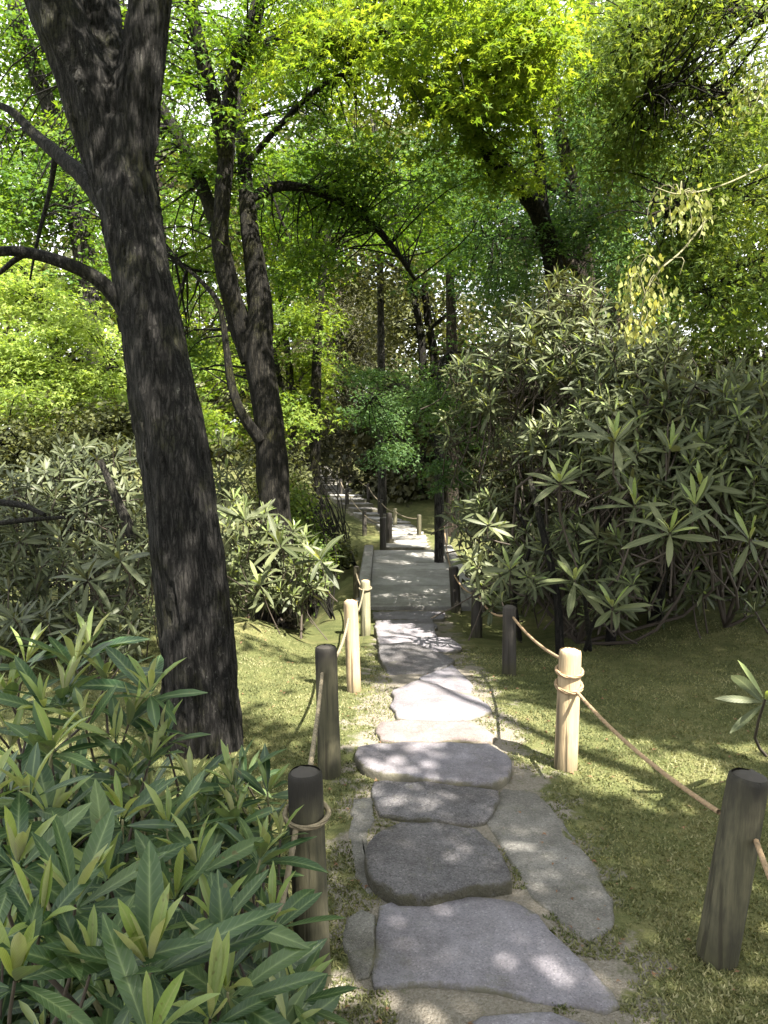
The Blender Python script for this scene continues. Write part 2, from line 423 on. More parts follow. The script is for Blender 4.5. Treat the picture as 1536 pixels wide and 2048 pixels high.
def rope_mat(name, a, b):
    m, N, L, out = new_mat(name)
    at = N.new('ShaderNodeAttribute'); at.attribute_name = 'lay'
    g = geo_pos(N); n = noise(N, L, g.outputs['Position'], 130, 3, .7)
    col = mix(N, L, n.outputs[0], a, b)
    p = N.new('ShaderNodeBsdfPrincipled'); L.new(col, p.inputs['Base Color']); p.inputs['Roughness'].default_value = .9
    w = math_(N, L, 'SINE', math_(N, L, 'MULTIPLY', at.outputs['Fac'], 6.2832))
    L.new(bump(N, L, w, .8, .004), p.inputs['Normal']); L.new(p.outputs[0], out.inputs[0]); return m

def plain_mat(name, col, rough=.8):
    m, N, L, out = new_mat(name)
    g = geo_pos(N); n = noise(N, L, g.outputs['Position'], 30, 4, .6)
    c = mix(N, L, math_(N, L, 'MULTIPLY', n.outputs[0], .7), col, tuple(x * .45 for x in col))
    p = N.new('ShaderNodeBsdfPrincipled'); L.new(c, p.inputs['Base Color']); p.inputs['Roughness'].default_value = rough
    L.new(p.outputs[0], out.inputs[0]); return m

M = {}
M['moss'] = moss_mat('moss'); M['gravel'] = gravel_mat('gravel')
M['slab'] = stone_mat('smooth_slab_stone', (.185, .174, .200), (.30, .286, .32), .34, 1, .2)
M['rock'] = stone_mat('rough_stone', (.15, .143, .152), (.31, .296, .31), .85, 1.6, .35)
M['pave'] = stone_mat('granular_paving_stone', (.19, .183, .17), (.33, .315, .295), .55, 2.2, .25)
M['pink'] = stone_mat('pinkish_stone', (.20, .165, .165), (.30, .25, .25), .4, 1.2, .15)
M['deck'] = stone_mat('deck_stone', (.27, .265, .255), (.40, .39, .375), .3, 1, .15)
M['old_wood'] = wood_mat('weathered_wood', (.042, .040, .026), (.098, .090, .055), (.026, .025, .018), .85, .95)
M['dark_wood'] = wood_mat('dark_wood', (.022, .019, .017), (.05, .045, .04), (.04, .038, .018), .6)
M['new_wood'] = wood_mat('pale_new_wood', (.25, .185, .11), (.40, .31, .19), (.20, .155, .10), .8, .12)
M['grey_wood'] = wood_mat('grey_wood', (.14, .13, .085), (.24, .225, .15), (.10, .10, .05), .6)
M['end_dark'] = plain_mat('dark_end_grain', (.045, .038, .032)); M['end_pale'] = plain_mat('pale_end_grain', (.42, .31, .19))
M['rope'] = rope_mat('palm_rope', (.24, .20, .13), (.12, .095, .06))
M['rope_new'] = rope_mat('tan_rope', (.34, .24, .14), (.2, .13, .07))
M['bark_dark'] = bark_mat('dark_bark', (.007, .0063, .0058), (.075, .070, .064), moss=(.026, .027, .008), moss_amt=.7, lichen=.45)
M['bark_moss'] = bark_mat('mossy_bark', (.007, .006, .0045), (.052, .047, .036), moss=(.034, .034, .009), moss_amt=.8, lichen=.2)
M['bark_grey'] = bark_mat('grey_bark', (.035, .032, .028), (.13, .12, .105), moss_amt=.3, lichen=.4)
M['bark_brown'] = bark_mat('brown_bark', (.035, .027, .02), (.12, .095, .07), moss_amt=.35, lichen=.2)
M['bark_black'] = bark_mat('black_twig_bark', (.012, .011, .009), (.04, .036, .03), moss_amt=.3, lichen=.1)

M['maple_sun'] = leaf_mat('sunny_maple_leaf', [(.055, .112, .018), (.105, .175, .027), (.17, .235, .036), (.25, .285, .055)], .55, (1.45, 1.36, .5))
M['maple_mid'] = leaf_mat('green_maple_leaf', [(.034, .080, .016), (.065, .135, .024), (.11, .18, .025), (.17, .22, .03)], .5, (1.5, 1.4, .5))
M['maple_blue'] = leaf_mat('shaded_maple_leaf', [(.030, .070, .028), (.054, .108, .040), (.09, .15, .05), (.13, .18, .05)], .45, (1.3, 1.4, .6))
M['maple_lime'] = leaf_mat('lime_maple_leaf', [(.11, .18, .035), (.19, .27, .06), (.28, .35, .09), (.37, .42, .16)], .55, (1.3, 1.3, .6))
M['olive'] = leaf_mat('olive_leaf', [(.030, .040, .014), (.058, .068, .025), (.095, .105, .038), (.14, .14, .06)], .4, (1.3, 1.2, .6))
M['yew'] = leaf_mat('dark_needle', [(.016, .018, .009), (.034, .036, .016), (.06, .06, .026), (.085, .085, .035)], .25, (1.2, 1.1, .6))
M['larch'] = leaf_mat('larch_needle', [(.055, .10, .024), (.095, .155, .034), (.155, .21, .045), (.24, .26, .08)], .55, (1.3, 1.2, .5))
M['vine'] = leaf_mat('pale_vine_leaf', [(.12, .17, .04), (.21, .25, .07), (.32, .34, .12), (.42, .38, .08)], .5, (1.2, 1.1, .5))
M['rh_fg'] = leaf_mat('glossy_dark_leaf', [(.013, .036, .015), (.026, .058, .023), (.055, .095, .035), (.14, .185, .06)], .25, (1.5, 1.6, .5), .36, .36, back=(.17, .19, .10), rib=(.22, .28, .13), clump=2.5)
M['rh_young'] = leaf_mat('young_leaf', [(.13, .20, .05), (.19, .26, .08), (.25, .30, .12), (.28, .29, .15)], .35, (1.4, 1.3, .5), .4, .4, back=(.27, .27, .16), rib=(.30, .33, .16), clump=2.5)
M['rh_olive'] = leaf_mat('olive_glossy_leaf', [(.026, .036, .017), (.048, .060, .027), (.085, .097, .045), (.16, .17, .085)], .24, (1.5, 1.4, .5), .5, .28, back=(.095, .092, .052), rib=(.15, .165, .085), clump=1.4)
M['rh_grey'] = leaf_mat('grey_green_glossy_leaf', [(.020, .028, .014), (.038, .048, .023), (.068, .080, .038), (.13, .14, .07)], .22, (1.5, 1.4, .5), .5, .3, back=(.085, .085, .052), rib=(.12, .14, .07), clump=1.8)
M['stem_red'] = plain_mat('reddish_stem', (.20, .075, .045)); M['stem_green'] = plain_mat('pale_green_stem', (.19, .18, .09)); M['stem_brown'] = plain_mat('brown_stem', (.055, .042, .030))
M['dead_leaf'] = leaf_mat('dead_leaf', [(.10, .05, .03), (.17, .09, .05), (.24, .15, .09)], .2, (1.2, 1, .6))
M['log'] = bark_mat('pale_log', (.14, .12, .09), (.34, .31, .25), moss_amt=.3, lichen=.3)

# ------------------------------------------------------------------ the ground
def warp(a, b, n, k, c):
    t = np.linspace(-1, 1, n); s = np.sinh(k * t) / math.sinh(k)
    return np.where(s < 0, c + s * (c - a), c + s * (b - c))
gx = warp(-160, 160, 230, 6.2, .5); gy = warp(-90, 260, 300, 6.0, 4.0)
XX, YY = np.meshgrid(gx, gy)
ZZ = h(XX, YY)
nx, ny = len(gx), len(gy)
i = np.arange(ny - 1)[:, None] * nx + np.arange(nx - 1)[None, :]
gm = MB(); gm.add(np.stack([XX, YY, ZZ], -1).reshape(-1, 3), np.stack([i, i + 1, i + nx + 1, i + nx], -1).reshape(-1, 4))
ground = link('ground', gm.mesh('ground', M['moss']), kind='structure')

# grit path laid on the moss
pm = MB()
ys = np.concatenate([np.arange(-2, 8, .07), np.arange(8, 31, .12)]); ts = np.linspace(-1, 1, 29)
hw = np.interp(ys, [-2, 2, 4.2, 6, 8, 13, 17, 30], [.72, .72, .66, .55, .55, .62, .5, .42])
PX = path_x(ys)[:, None] + hw[:, None] * ts[None, :]
PYY = np.repeat(ys[:, None], len(ts), 1)
PZZ = h(PX, PYY) + .008
e = np.abs(ts)[None, :] ** 2.2 * np.ones_like(PX)
e = e + 1.2 * (np.abs(ts)[None, :] > .9)
e = e * .8 + .17
PZZ = PZZ - np.where(np.abs(ts)[None, :] > .99, .03, 0)
i = np.arange(len(ys) - 1)[:, None] * len(ts) + np.arange(len(ts) - 1)[None, :]
pm.add(np.stack([PX, PYY, PZZ], -1).reshape(-1, 3), np.stack([i, i + 1, i + len(ts) + 1, i + len(ts)], -1).reshape(-1, 4), e.ravel())
path = link('path', pm.mesh('path', M['gravel'], attr='edge'), kind='structure')

# stepping stones, each a part of the path
STONES = []
def stone(poly_px, lift, mat, seed, world_poly=None, inset=.013, tilt=0.0):
    if world_poly is None:
        P = np.array([G(a, b, lift)[:2] for a, b in poly_px])
    else: P = np.array(world_poly)
    # resample outline, roughen
    Q = []
    n = len(P)
    for k in range(n):
        a, b = P[k], P[(k + 1) % n]; L_ = np.linalg.norm(b - a); s = max(1, int(L_ / .05))
        for t in range(s): Q.append(a + (b - a) * t / s)
    Q = np.array(Q); n = len(Q)
    sm = (np.roll(Q, 1, 0) + np.roll(Q, -1, 0) + 10 * Q) / 12
    r2 = np.random.default_rng(seed)
    wv = np.stack([vnoise(sm[:, 0] * 9, sm[:, 1] * 9, seed) - .5, vnoise(sm[:, 0] * 9, sm[:, 1] * 9, seed + 3) - .5], -1)
    Q = sm + wv * .028 + r2.normal(0, .003, Q.shape)
    area = np.sum(Q[:, 0] * np.roll(Q[:, 1], -1) - np.roll(Q[:, 0], -1) * Q[:, 1])
    if area < 0: Q = Q[::-1]
    c = Q.mean(0)
    STONES.append(Q.copy())
    T = np.roll(Q, -1, 0) - np.roll(Q, 1, 0); nrm = np.stack([T[:, 1], -T[:, 0]], -1); nrm /= np.linalg.norm(nrm, axis=1)[:, None] + 1e-9
    if world_poly is None: Q = Q + nrm * .014
    gz = float(np.median(h(Q[:, 0], Q[:, 1])))
    top = gz + lift
    rings = [(0.0, -lift - .12), (0.004, -.022), (.006, -.008), (inset, 0.0)]
    Vs = []
    for ins, dz in rings:
        R_ = Q - nrm * ins
        zz = top + dz + r2.normal(0, .002, n) + (vnoise(R_[:, 0] * 5, R_[:, 1] * 5, seed) - .5) * .012
        Vs.append(np.column_stack([R_, zz]))
    # inner ring towards the centre
    for k in (.86, .5):
        R_ = c + (Q - nrm * inset - c) * k
        Vs.append(np.column_stack([R_, top + .002 + (vnoise(R_[:, 0] * 5, R_[:, 1] * 5, seed) - .5) * .018]))
    cz = top + .003
    V = np.vstack(Vs + [np.array([[c[0], c[1], cz]])])
    fs = []
    for k in range(len(Vs) - 1):
        a = np.arange(n) + k * n; b = (np.arange(n) + 1) % n + k * n
        fs.append(np.stack([a, b, b + n, a + n], -1))
    k = len(Vs) - 1; a = np.arange(n) + k * n; b = (np.arange(n) + 1) % n + k * n
    mb = MB(); mb.v = [V]; mb.f = fs + [np.stack([a, b, np.full(n, len(V) - 1)], -1)]; mb.n = len(V); mb.attr = [np.concatenate([np.full(n * 2, 1.), np.full(n, .8), np.full(n, .62), np.zeros(n * (len(Vs) - 4)), [0.]])]
    o = link('stone', mb.mesh('stone', mat, origin=(c[0], c[1], gz), attr='edge'), path, loc=(c[0], c[1], gz))
    return o
near = [
 ([(880, 2075), (960, 2030), (1100, 2018), (1185, 2042), (1240, 2130), (880, 2140)], .025, 'slab'),
 ([(757, 1812), (790, 1801), (965, 1792), (1030, 1798), (1075, 1836), (1130, 1886), (1190, 1950), (1242, 2006), (1212, 2014), (1100, 1996), (960, 1978), (840, 1962), (742, 1968), (750, 1900)], .022, 'slab'),
 ([(692, 1838), (722, 1822), (752, 1828), (752, 1880), (738, 1958), (708, 1962), (690, 1915)], .014, 'pave'),
 ([(745, 1668), (800, 1640), (950, 1655), (988, 1686), (1022, 1740), (1018, 1758), (950, 1766), (862, 1786), (795, 1790), (748, 1760), (735, 1712)], .06, 'rock'),
 ([(1003, 1578), (1075, 1588), (1125, 1648), (1180, 1718), (1222, 1798), (1216, 1852), (1172, 1888), (1120, 1845), (1062, 1790), (1035, 1742), (1003, 1690), (972, 1642)], .012, 'pave'),
 ([(705, 1602), (742, 1592), (745, 1640), (728, 1690), (726, 1745), (748, 1785), (738, 1795), (704, 1735), (698, 1660)], .010, 'pave'),
 ([(752, 1562), (860, 1562), (992, 1580), (998, 1598), (965, 1640), (905, 1646), (850, 1634), (762, 1630), (750, 1600)], .03, 'rock'),
 ([(718, 1490), (760, 1484), (985, 1488), (1015, 1508), (1020, 1550), (980, 1566), (880, 1558), (790, 1548), (725, 1534), (714, 1505)], .05, 'slab'),
 ([(762, 1442), (930, 1442), (995, 1472), (985, 1482), (765, 1478), (755, 1462)], .03, 'pink'),
 ([(790, 1382), (832, 1368), (960, 1396), (985, 1420), (935, 1436), (800, 1436), (785, 1410)], .03, 'slab'),
 ([(838, 1356), (905, 1340), (945, 1368), (945, 1388), (865, 1374)], .025, 'slab'),
 ([(757, 1302), (820, 1299), (910, 1320), (832, 1352), (800, 1358), (775, 1340)], .045, 'rock'),
 ([(755, 1279), (900, 1280), (925, 1290), (905, 1297), (762, 1295)], .06, 'slab'),
 ([(752, 1260), (868, 1258), (872, 1270), (758, 1274)], .06, 'slab'),
 ([(752, 1242), (868, 1240), (872, 1252), (756, 1255)], .055, 'slab'),
 ([(745, 1224), (890, 1224), (885, 1236), (750, 1237)], .05, 'slab'),
]
for k, (poly, lift, mt) in enumerate(near): stone(poly, lift, M[mt], 10 + k)
r3 = np.random.default_rng(5)
yy = 13.35
k = 0
while yy < 29:
    dlen = r3.uniform(.34, .55); wid = r3.uniform(.30, .42)
    cx = float(path_x(yy + dlen / 2)); sl = float(path_x(yy + dlen) - path_x(yy)) 
    sh = r3.uniform(-.06, .06)
    poly = [(cx - wid + sh - sl * .5, yy), (cx + wid + sh - sl * .5, yy + r3.uniform(-.05, .05)), (cx + wid + sh + sl * .5, yy + dlen), (cx - wid + sh + sl * .5, yy + dlen + r3.uniform(-.05, .05))]
    stone(None, .10, M['deck' if r3.random() < .7 else 'pave'], 60 + k, world_poly=poly)
    yy += dlen + r3.uniform(.07, .13); k += 1

# ------------------------------------------------------------------ the flat bridge
def box(mb, x0, x1, y0, y1, z0, z1, bev=.012):
    b = bev
    V = []
    for (ins, z) in ((0, z0), (0, z1 - b), (b, z1)):
        V += [(x0 + ins, y0 + ins, z), (x1 - ins, y0 + ins, z), (x1 - ins, y1 - ins, z), (x0 + ins, y1 - ins, z)]
    Fq = []
    for r_ in range(2):
        for q in range(4): Fq.append((r_ * 4 + q, r_ * 4 + (q + 1) % 4, r_ * 4 + 4 + (q + 1) % 4, r_ * 4 + 4 + q))
    Fq.append((8, 9, 10, 11)); Fq.append((3, 2, 1, 0))
    mb.add(V, Fq)
BX0, BX1, BY0, BY1, BZ = -.34, 1.18, 8.9, 13.2, -.40
br = thing('footbridge', 'low grey stone footbridge with a raised kerb on each side, carrying the path', 'bridge', (.42, 8.9, -.5))
edges = np.linspace(BY0, BY1, 8)
for q in range(7):
    mb = MB(); dz = random.uniform(-.006, .006)
    box(mb, BX0 + .16 + random.uniform(-.004, .004), BX1 - .16, edges[q] + .009, edges[q + 1] - .009, BZ - .16, BZ + dz, .008)
    part('deck_slab', mb, M['deck'], br, smooth=False)
for x0 in (BX0, BX1 - .155):
    mb = MB(); box(mb, x0, x0 + .155, BY0 - .05, BY1 + .05, BZ - .25, BZ + .085, .02)
    part('kerb', mb, M['deck'], br, smooth=False)
for y0 in (BY0 + .1, BY1 - .45):
    mb = MB(); box(mb, BX0 + .02, BX1 - .02, y0, y0 + .35, -1.6, BZ - .262, .02)
    part('abutment', mb, M['rock'], br, smooth=False)

# ------------------------------------------------------------------ posts and ropes
def post(px, py_base, d, hgt, dia_px, mat, end_mat, label, lean=(0, 0), top_round=.012):
    if d is None:
        g = G(px, py_base); 
    else:
        g = W(px, py_base, d); g[2] = h(g[0], g[1])
    rad = dia_px / 2 * mpp(math.hypot(g[1], 0) * CP + (EYE - g[2]) * SP)
    t = thing('rope_post', label, 'post', g, 'round wooden posts along the path')
    z = np.array([-.25, 0, .05, hgt * .3, hgt * .6, hgt * .85, hgt - .03, hgt - .012, hgt])
    n = 26
    zz = np.concatenate([np.linspace(-.25, hgt - .035, n), [hgt - .018, hgt - .005, hgt]])
    rr = np.concatenate([rad * (1.06 - .08 * np.linspace(0, 1, n)), [rad * .97, rad * .93, rad * .84]])
    P = np.stack([lean[0] * np.maximum(zz, 0) / hgt, lean[1] * np.maximum(zz, 0) / hgt, zz], -1)
    V, F4 = tube(P, rr, 22, .035, seed=int(px))
    mb = MB(); mb.add(V + g, F4)
    part('shaft', mb, mat, t)
    a = np.linspace(0, 2 * math.pi, 20, endpoint=False)
    C = P[-1] + g
    R1 = np.stack([np.cos(a) * rad * .85, np.sin(a) * rad * .85, np.full(20, -.006)], -1) + C
    R2 = np.stack([np.cos(a) * rad * .5, np.sin(a) * rad * .5, np.full(20, .004) + rng.normal(0, .002, 20)], -1) + C
    mb = MB(); mb.add(np.vstack([R1, R2, [C + (0, 0, .005)]]), [(q, (q + 1) % 20, 20 + (q + 1) % 20, 20 + q) for q in range(20)])
    mb.f.append(np.array([(20 + q, 20 + (q + 1) % 20, 40) for q in range(20)]))
    part('end_grain', mb, end_mat, t)
    top = g + np.array([lean[0], lean[1], hgt])
    return dict(base=g, h=hgt, r=rad, lean=np.array([lean[0], lean[1], 0]), at=lambda f, g=g, l=lean, H=hgt: g + np.array([l[0] * f, l[1] * f, H * f]))
ow, ew = M['old_wood'], M['end_dark']
L1 = post(628, 1985, 2.16, .66, 70, ow, ew, 'old post among the glossy shrub leaves, black split top and a rope ring', (-.02, 0))
L2 = post(660, 1553, None, .64, 44, ow, ew, 'old grey green post right of the big dark trunk, rope tied at its side', (-.015, 0))
L3 = post(708, 1385, None, .60, 28, M['new_wood'], M['end_pale'], 'pale new yellow post standing in the sun left of the path', (-.02, 0))
L4 = post(731, 1272, None, .56, 20, M['grey_wood'], M['end_pale'], 'slim pale topped post behind the sunny yellow post left of the path', (0, 0))
L5 = post(713, 1212, 9.0, .52, 13, ow, ew, 'thin mossy post by the near left corner of the bridge')
R1 = post(1432, 1915, None, .60, 76, ow, ew, 'thick old post on the right moss, black worn top, leaning towards the right', (.075, .0))
R2 = post(1131, 1538, None, .60, 44, M['new_wood'], M['end_pale'], 'pale new post on the right moss with rope wound twice round it', (.008, 0))
R3 = post(1018, 1350, None, .50, 27, M['dark_wood'], ew, 'dark post under the big right shrub, first behind the pale post', (-.005, 0))
R4 = post(953, 1275, None, .50, 22, M['dark_wood'], ew, 'dark post beneath the right shrub, second behind the pale post')
R5 = post(913, 1228, 8.8, .54, 20, M['dark_wood'], ew, 'dark post at the near right corner of the bridge, leaning left', (-.04, 0))
R6 = post(887, 1132, 13.3, .56, 17, M['dark_wood'], ew, 'dark post at the far right corner of the bridge')
R7 = post(838, 1080, 14.9, .50, 9, ow, ew, 'lone thin post on the moss right of the bend past the bridge')
R8 = post(790, 1062, 16.4, .46, 8, M['grey_wood'], ew, 'thin pale post on the moss at the foot of the far steps')
L6 = post(766, 1128, 13.3, .62, 13, M['dark_wood'], ew, 'dark post at the far left corner of the bridge, nearer of a close pair')
L7 = post(778, 1112, 14.3, .60, 12, M['dark_wood'], ew, 'dark post at the far end of the bridge, farther of a close pair')
FL = []
far_l = [(729, 1088, 15.6), (694, 1040, 19.0), (682, 1022, 20.5), (652, 985, 23.5)]
far_r = [(763, 1045, 17.6), (737, 1012, 19.6), (706, 978, 22.6), (675, 957, 25.5)]
nm = ['first', 'second', 'third', 'last']
for k, (a, b, d) in enumerate(far_l):
    FL.append(post(a, b, d, .5, 9 - k, M['dark_wood'], ew, f'dark post on the left edge of the far steps, {nm[k]} going up'))
FR = []
for k, (a, b, d) in enumerate(far_r):
    FR.append(post(a, b, d, .5, 7.5 - .7 * k, M['dark_wood'], ew, f'dark post on the moss bank right of the far steps, {nm[k]} going up'))

def rope_tube(P, r, segs=7):
    P = np.asarray(P); V, F4 = tube(P, r, segs)
    Ln = np.concatenate([[0], np.cumsum(np.linalg.norm(np.diff(P, axis=0), axis=1))])
    a = (Ln[:, None] / (r * 5.0) + np.arange(segs)[None, :] / segs)
    return V, F4, a.ravel()
def sag(a, b, s, n=24):
    t = np.linspace(0, 1, n)[:, None]
    P = a * (1 - t) + b * t; P[:, 2] -= (4 * s * t * (1 - t))[:, 0]; return P
def ring(p, r, z, n=30, tilt=.012, a0=0, turns=1.0):
    a = np.linspace(a0, a0 + 2 * math.pi * turns, n)
    return np.stack([p[0] + np.cos(a) * r, p[1] + np.sin(a) * r, z + tilt * np.sin(a) + .004 * a / 6.28], -1)
def rope(label, pieces, r, mat):
    mb = MB()
    root = thing('rope', label, 'rope', pieces[0][1][0])
    for nme, P in pieces:
        mb = MB(); V, F4, a = rope_tube(P, r); mb.add(V, F4, a); part(nme, mb, mat, root, attr='lay')
    return root
def side(p, dx, dy, f):
    q = p['at'](f); n = math.hypot(dx, dy); return q + np.array([dx / n, dy / n, 0]) * (p['r'] * 1.03 + .003)
# left side
a1 = side(L1, .1, -1, .80); 
off = W(545, 1890, 1.75)
l1ring = ring(L1['at'](.80), L1['r'] * 1.0 + .011, L1['at'](.80)[2])
rope('grey rope running along the left posts from the glossy shrub to the bridge', [
    ('span', sag(side(L1, -.5, -1, .78), off, .015)),
    ('loop', l1ring),
    ('span', sag(side(L1, .1, 1, .95), side(L2, -.3, -1, .82), .02)),
    ('span', sag(side(L2, .3, 1, .85), side(L3, -.3, -1, .82), .05)),
    ('span', sag(side(L3, .3, 1, .8), side(L4, -.3, -1, .86), .05)),
    ('loop', ring(L4['at'](.86), L4['r'] + .009, L4['at'](.86)[2])),
    ('span', sag(side(L4, 0, 1, .85), side(L5, 0, -1, .85), .06)),
], .0085, M['rope'])
# right side
rt = W(1640, 1960, 1.5)
rz = R2['at'](.82)[2]; rz2 = R2['at'](.70)[2]
rope('tan rope running along the right posts beside the moss and under the big shrub', [
    ('span', sag(side(R1, .4, -1, .70), rt, .02)),
    ('span', sag(side(R1, -1, .4, .78), side(R2, .5, -1, .68), .035)),
    ('loop', ring(R2['at'](.82), R2['r'] + .008, rz, turns=1.6, n=44)),
    ('loop', ring(R2['at'](.69), R2['r'] + .008, rz2, turns=2.1, n=54, tilt=.018)),
    ('span', sag(side(R2, -.6, 1, .90), side(R3, .4, -1, .86), .03)),
    ('span', sag(side(R3, -.5, 1, .84), side(R4, .3, -1, .84), .06)),
    ('span', sag(side(R4, -.3, 1, .84), side(R5, 0, -1, .84), .05)),
    ('span', sag(side(R5, 0, 1, .84), side(R6, 0, -1, .84), .15)),
], .0085, M['rope_new'])
rope('thin rope strung between the posts on the moss bank beside the far steps',
     [('span', sag(R7['at'](.85), R8['at'](.85), .05, 10)), ('span', sag(R8['at'](.85), FR[0]['at'](.85), .05, 10))] +
     [('span', sag(FR[q]['at'](.85), FR[q + 1]['at'](.85), .05, 10)) for q in range(3)], .011, M['rope'])
rope('thin rope strung between the dark posts left of the far steps',
     [('span', sag(L6['at'](.85), FL[0]['at'](.85), .05, 10))] + [('span', sag(FL[q]['at'](.85), FL[q + 1]['at'](.85), .05, 10)) for q in range(3)], .010, M['rope'])

# ------------------------------------------------------------------ gaps cut into the crowns to let sun onto chosen spots
BEAMS = []
def beam(P, r): BEAMS.append((np.asarray(P, float), r))
for (a, b, r) in [(690, 1420, .2), (700, 1470, .18), (640, 1400, .16), (740, 1420, .26), (800, 1470, .24), (850, 1400, .3), (900, 1450, .26), (960, 1440, .24), (1010, 1440, .2), (1070, 1450, .22), (720, 1380, .16), (880, 1375, .16),
                  (1120, 1460, .12), (1260, 1560, .24), (1370, 1530, .18), (1220, 1480, .13), (1500, 1500, .12),
                  (520, 1330, .28), (600, 1300, .30), (640, 1340, .22), (560, 1370, .25), (500, 1400, .2), (600, 1420, .2), (540, 1270, .22), (650, 1260, .25),
                  (935, 1835, .05), (1030, 1925, .055), (1090, 1945, .05), (1190, 1975, .06), (690, 1990, .07), (940, 1905, .035), (720, 1895, .035),
                  (820, 1206, .3), (760, 1545, .09), (850, 1522, .06)]:
    beam(G(a, b), r)
for (xb, yb, rb_) in ((.1, 9.3, .25), (.7, 9.8, .22), (.3, 10.6, .3), (.85, 11.2, .25), (.2, 12.0, .25), (.6, 12.8, .3), (.3, 8.0, .25), (.5, 7.2, .2), (.2, 6.6, .2)): beam((xb, yb, -.4), rb_)
for (yb, rb_) in ((14, .3), (18.5, .35), (20.5, .4), (23, .4), (25.5, .4)): beam((float(path_x(yb)), yb, float(h(path_x(yb), yb))), rb_)
for P in (L3, L4, R2):
    for f in (.1, .35, .6, .85): beam(P['at'](f), .13)

for (a, b, d, r) in [(60, 600, 9.6, .8), (170, 660, 9.8, .7), (60, 720, 9.4, .8), (210, 740, 9.6, .6), (110, 800, 9.2, .7), (0, 560, 9.8, .6), (230, 830, 9.8, .5),
                     (1050, 610, 6.9, .4), (1130, 580, 6.8, .4), (1000, 720, 6.8, .4), (1110, 700, 6.4, .35), (1200, 620, 6.6, .3),
                     (600, 640, 13, .7), (440, 690, 13, .7), (620, 740, 13.4, .6), (420, 820, 12, .5), (1000, 470, 10.4, .5), (1180, 330, 10.4, .5), (1080, 420, 10, .4), (770, 860, 15.5, .6), (900, 780, 11.2, .45), (250, 900, 6.2, .4), (150, 920, 6.2, .3)]:
    beam(W(a, b, d), r)
def cull(C, r2):
    keep = np.ones(len(C), bool)
    for P, r in BEAMS:
        w = C - P; t = w @ SUN
        dist = np.linalg.norm(w - t[:, None] * SUN, axis=1)
        keep &= ~((t > .9) & (dist < r * (1 + .22 * r2.standard_normal(len(C))) + (.035 if r > .1 else .008)))
    return keep

# ------------------------------------------------------------------ foliage
def star(n_lobes, thin=.16):
    ang = np.linspace(-1.9, 1.9, n_lobes) if n_lobes > 3 else np.linspace(-1.15, 1.15, 3)
    V = [(0, 0, 0)]
    for k, a in enumerate(ang):
        ln = 1.0 - .28 * abs(a) / 1.9 if n_lobes > 3 else 1.0 - .2 * (abs(a) > .1)
        V.append((math.sin(a) * ln, math.cos(a) * ln, -.10 * ln - .04 * abs(a)))
        if k < len(ang) - 1:
            m_ = (a + ang[k + 1]) / 2; V.append((math.sin(m_) * .36, math.cos(m_) * .36, .0))
    V = np.array(V); V[:, 1] -= .05
    Ft = np.array([(0, k + 1, k) for k in range(1, len(V) - 1)])
    return V, Ft
T_STAR5 = star(5); T_STAR3 = star(3)
T_RHOMB = (np.array([(0, 0, 0), (.36, .5, -.04), (0, 1, -.12), (-.36, .5, -.04)]), np.array([(0, 1, 2), (0, 2, 3)]))
T_NEEDLE = (np.array([(0, 0, 0), (.09, .4, 0), (0, 1, -.15), (-.09, .4, 0), (.32, .62, -.05), (-.32, .62, -.05)]), np.array([(0, 1, 2), (0, 2, 3), (0, 4, 1), (0, 3, 5)]))
T_FROND = (np.array([(0, 0, 0), (.11, .5, -.05), (0, 1, -.22), (-.11, .5, -.05)]), np.array([(0, 1, 2), (0, 2, 3)]))
def instance(tpl, C, D, Nn, S):
    V, Ft = tpl
    D = D / (np.linalg.norm(D, axis=1)[:, None] + 1e-9)
    X = np.cross(D, Nn); X /= np.linalg.norm(X, axis=1)[:, None] + 1e-9
    Z = np.cross(X, D)
    out = C[:, None, :] + S[:, None, None] * (V[None, :, 0:1] * X[:, None, :] + V[None, :, 1:2] * D[:, None, :] + V[None, :, 2:3] * Z[:, None, :])
    n, k = len(C), len(V)
    Fa = (Ft[None] + (np.arange(n) * k)[:, None, None]).reshape(-1, 3)
    return out.reshape(-1, 3), Fa
STAT = {'tri': 0}
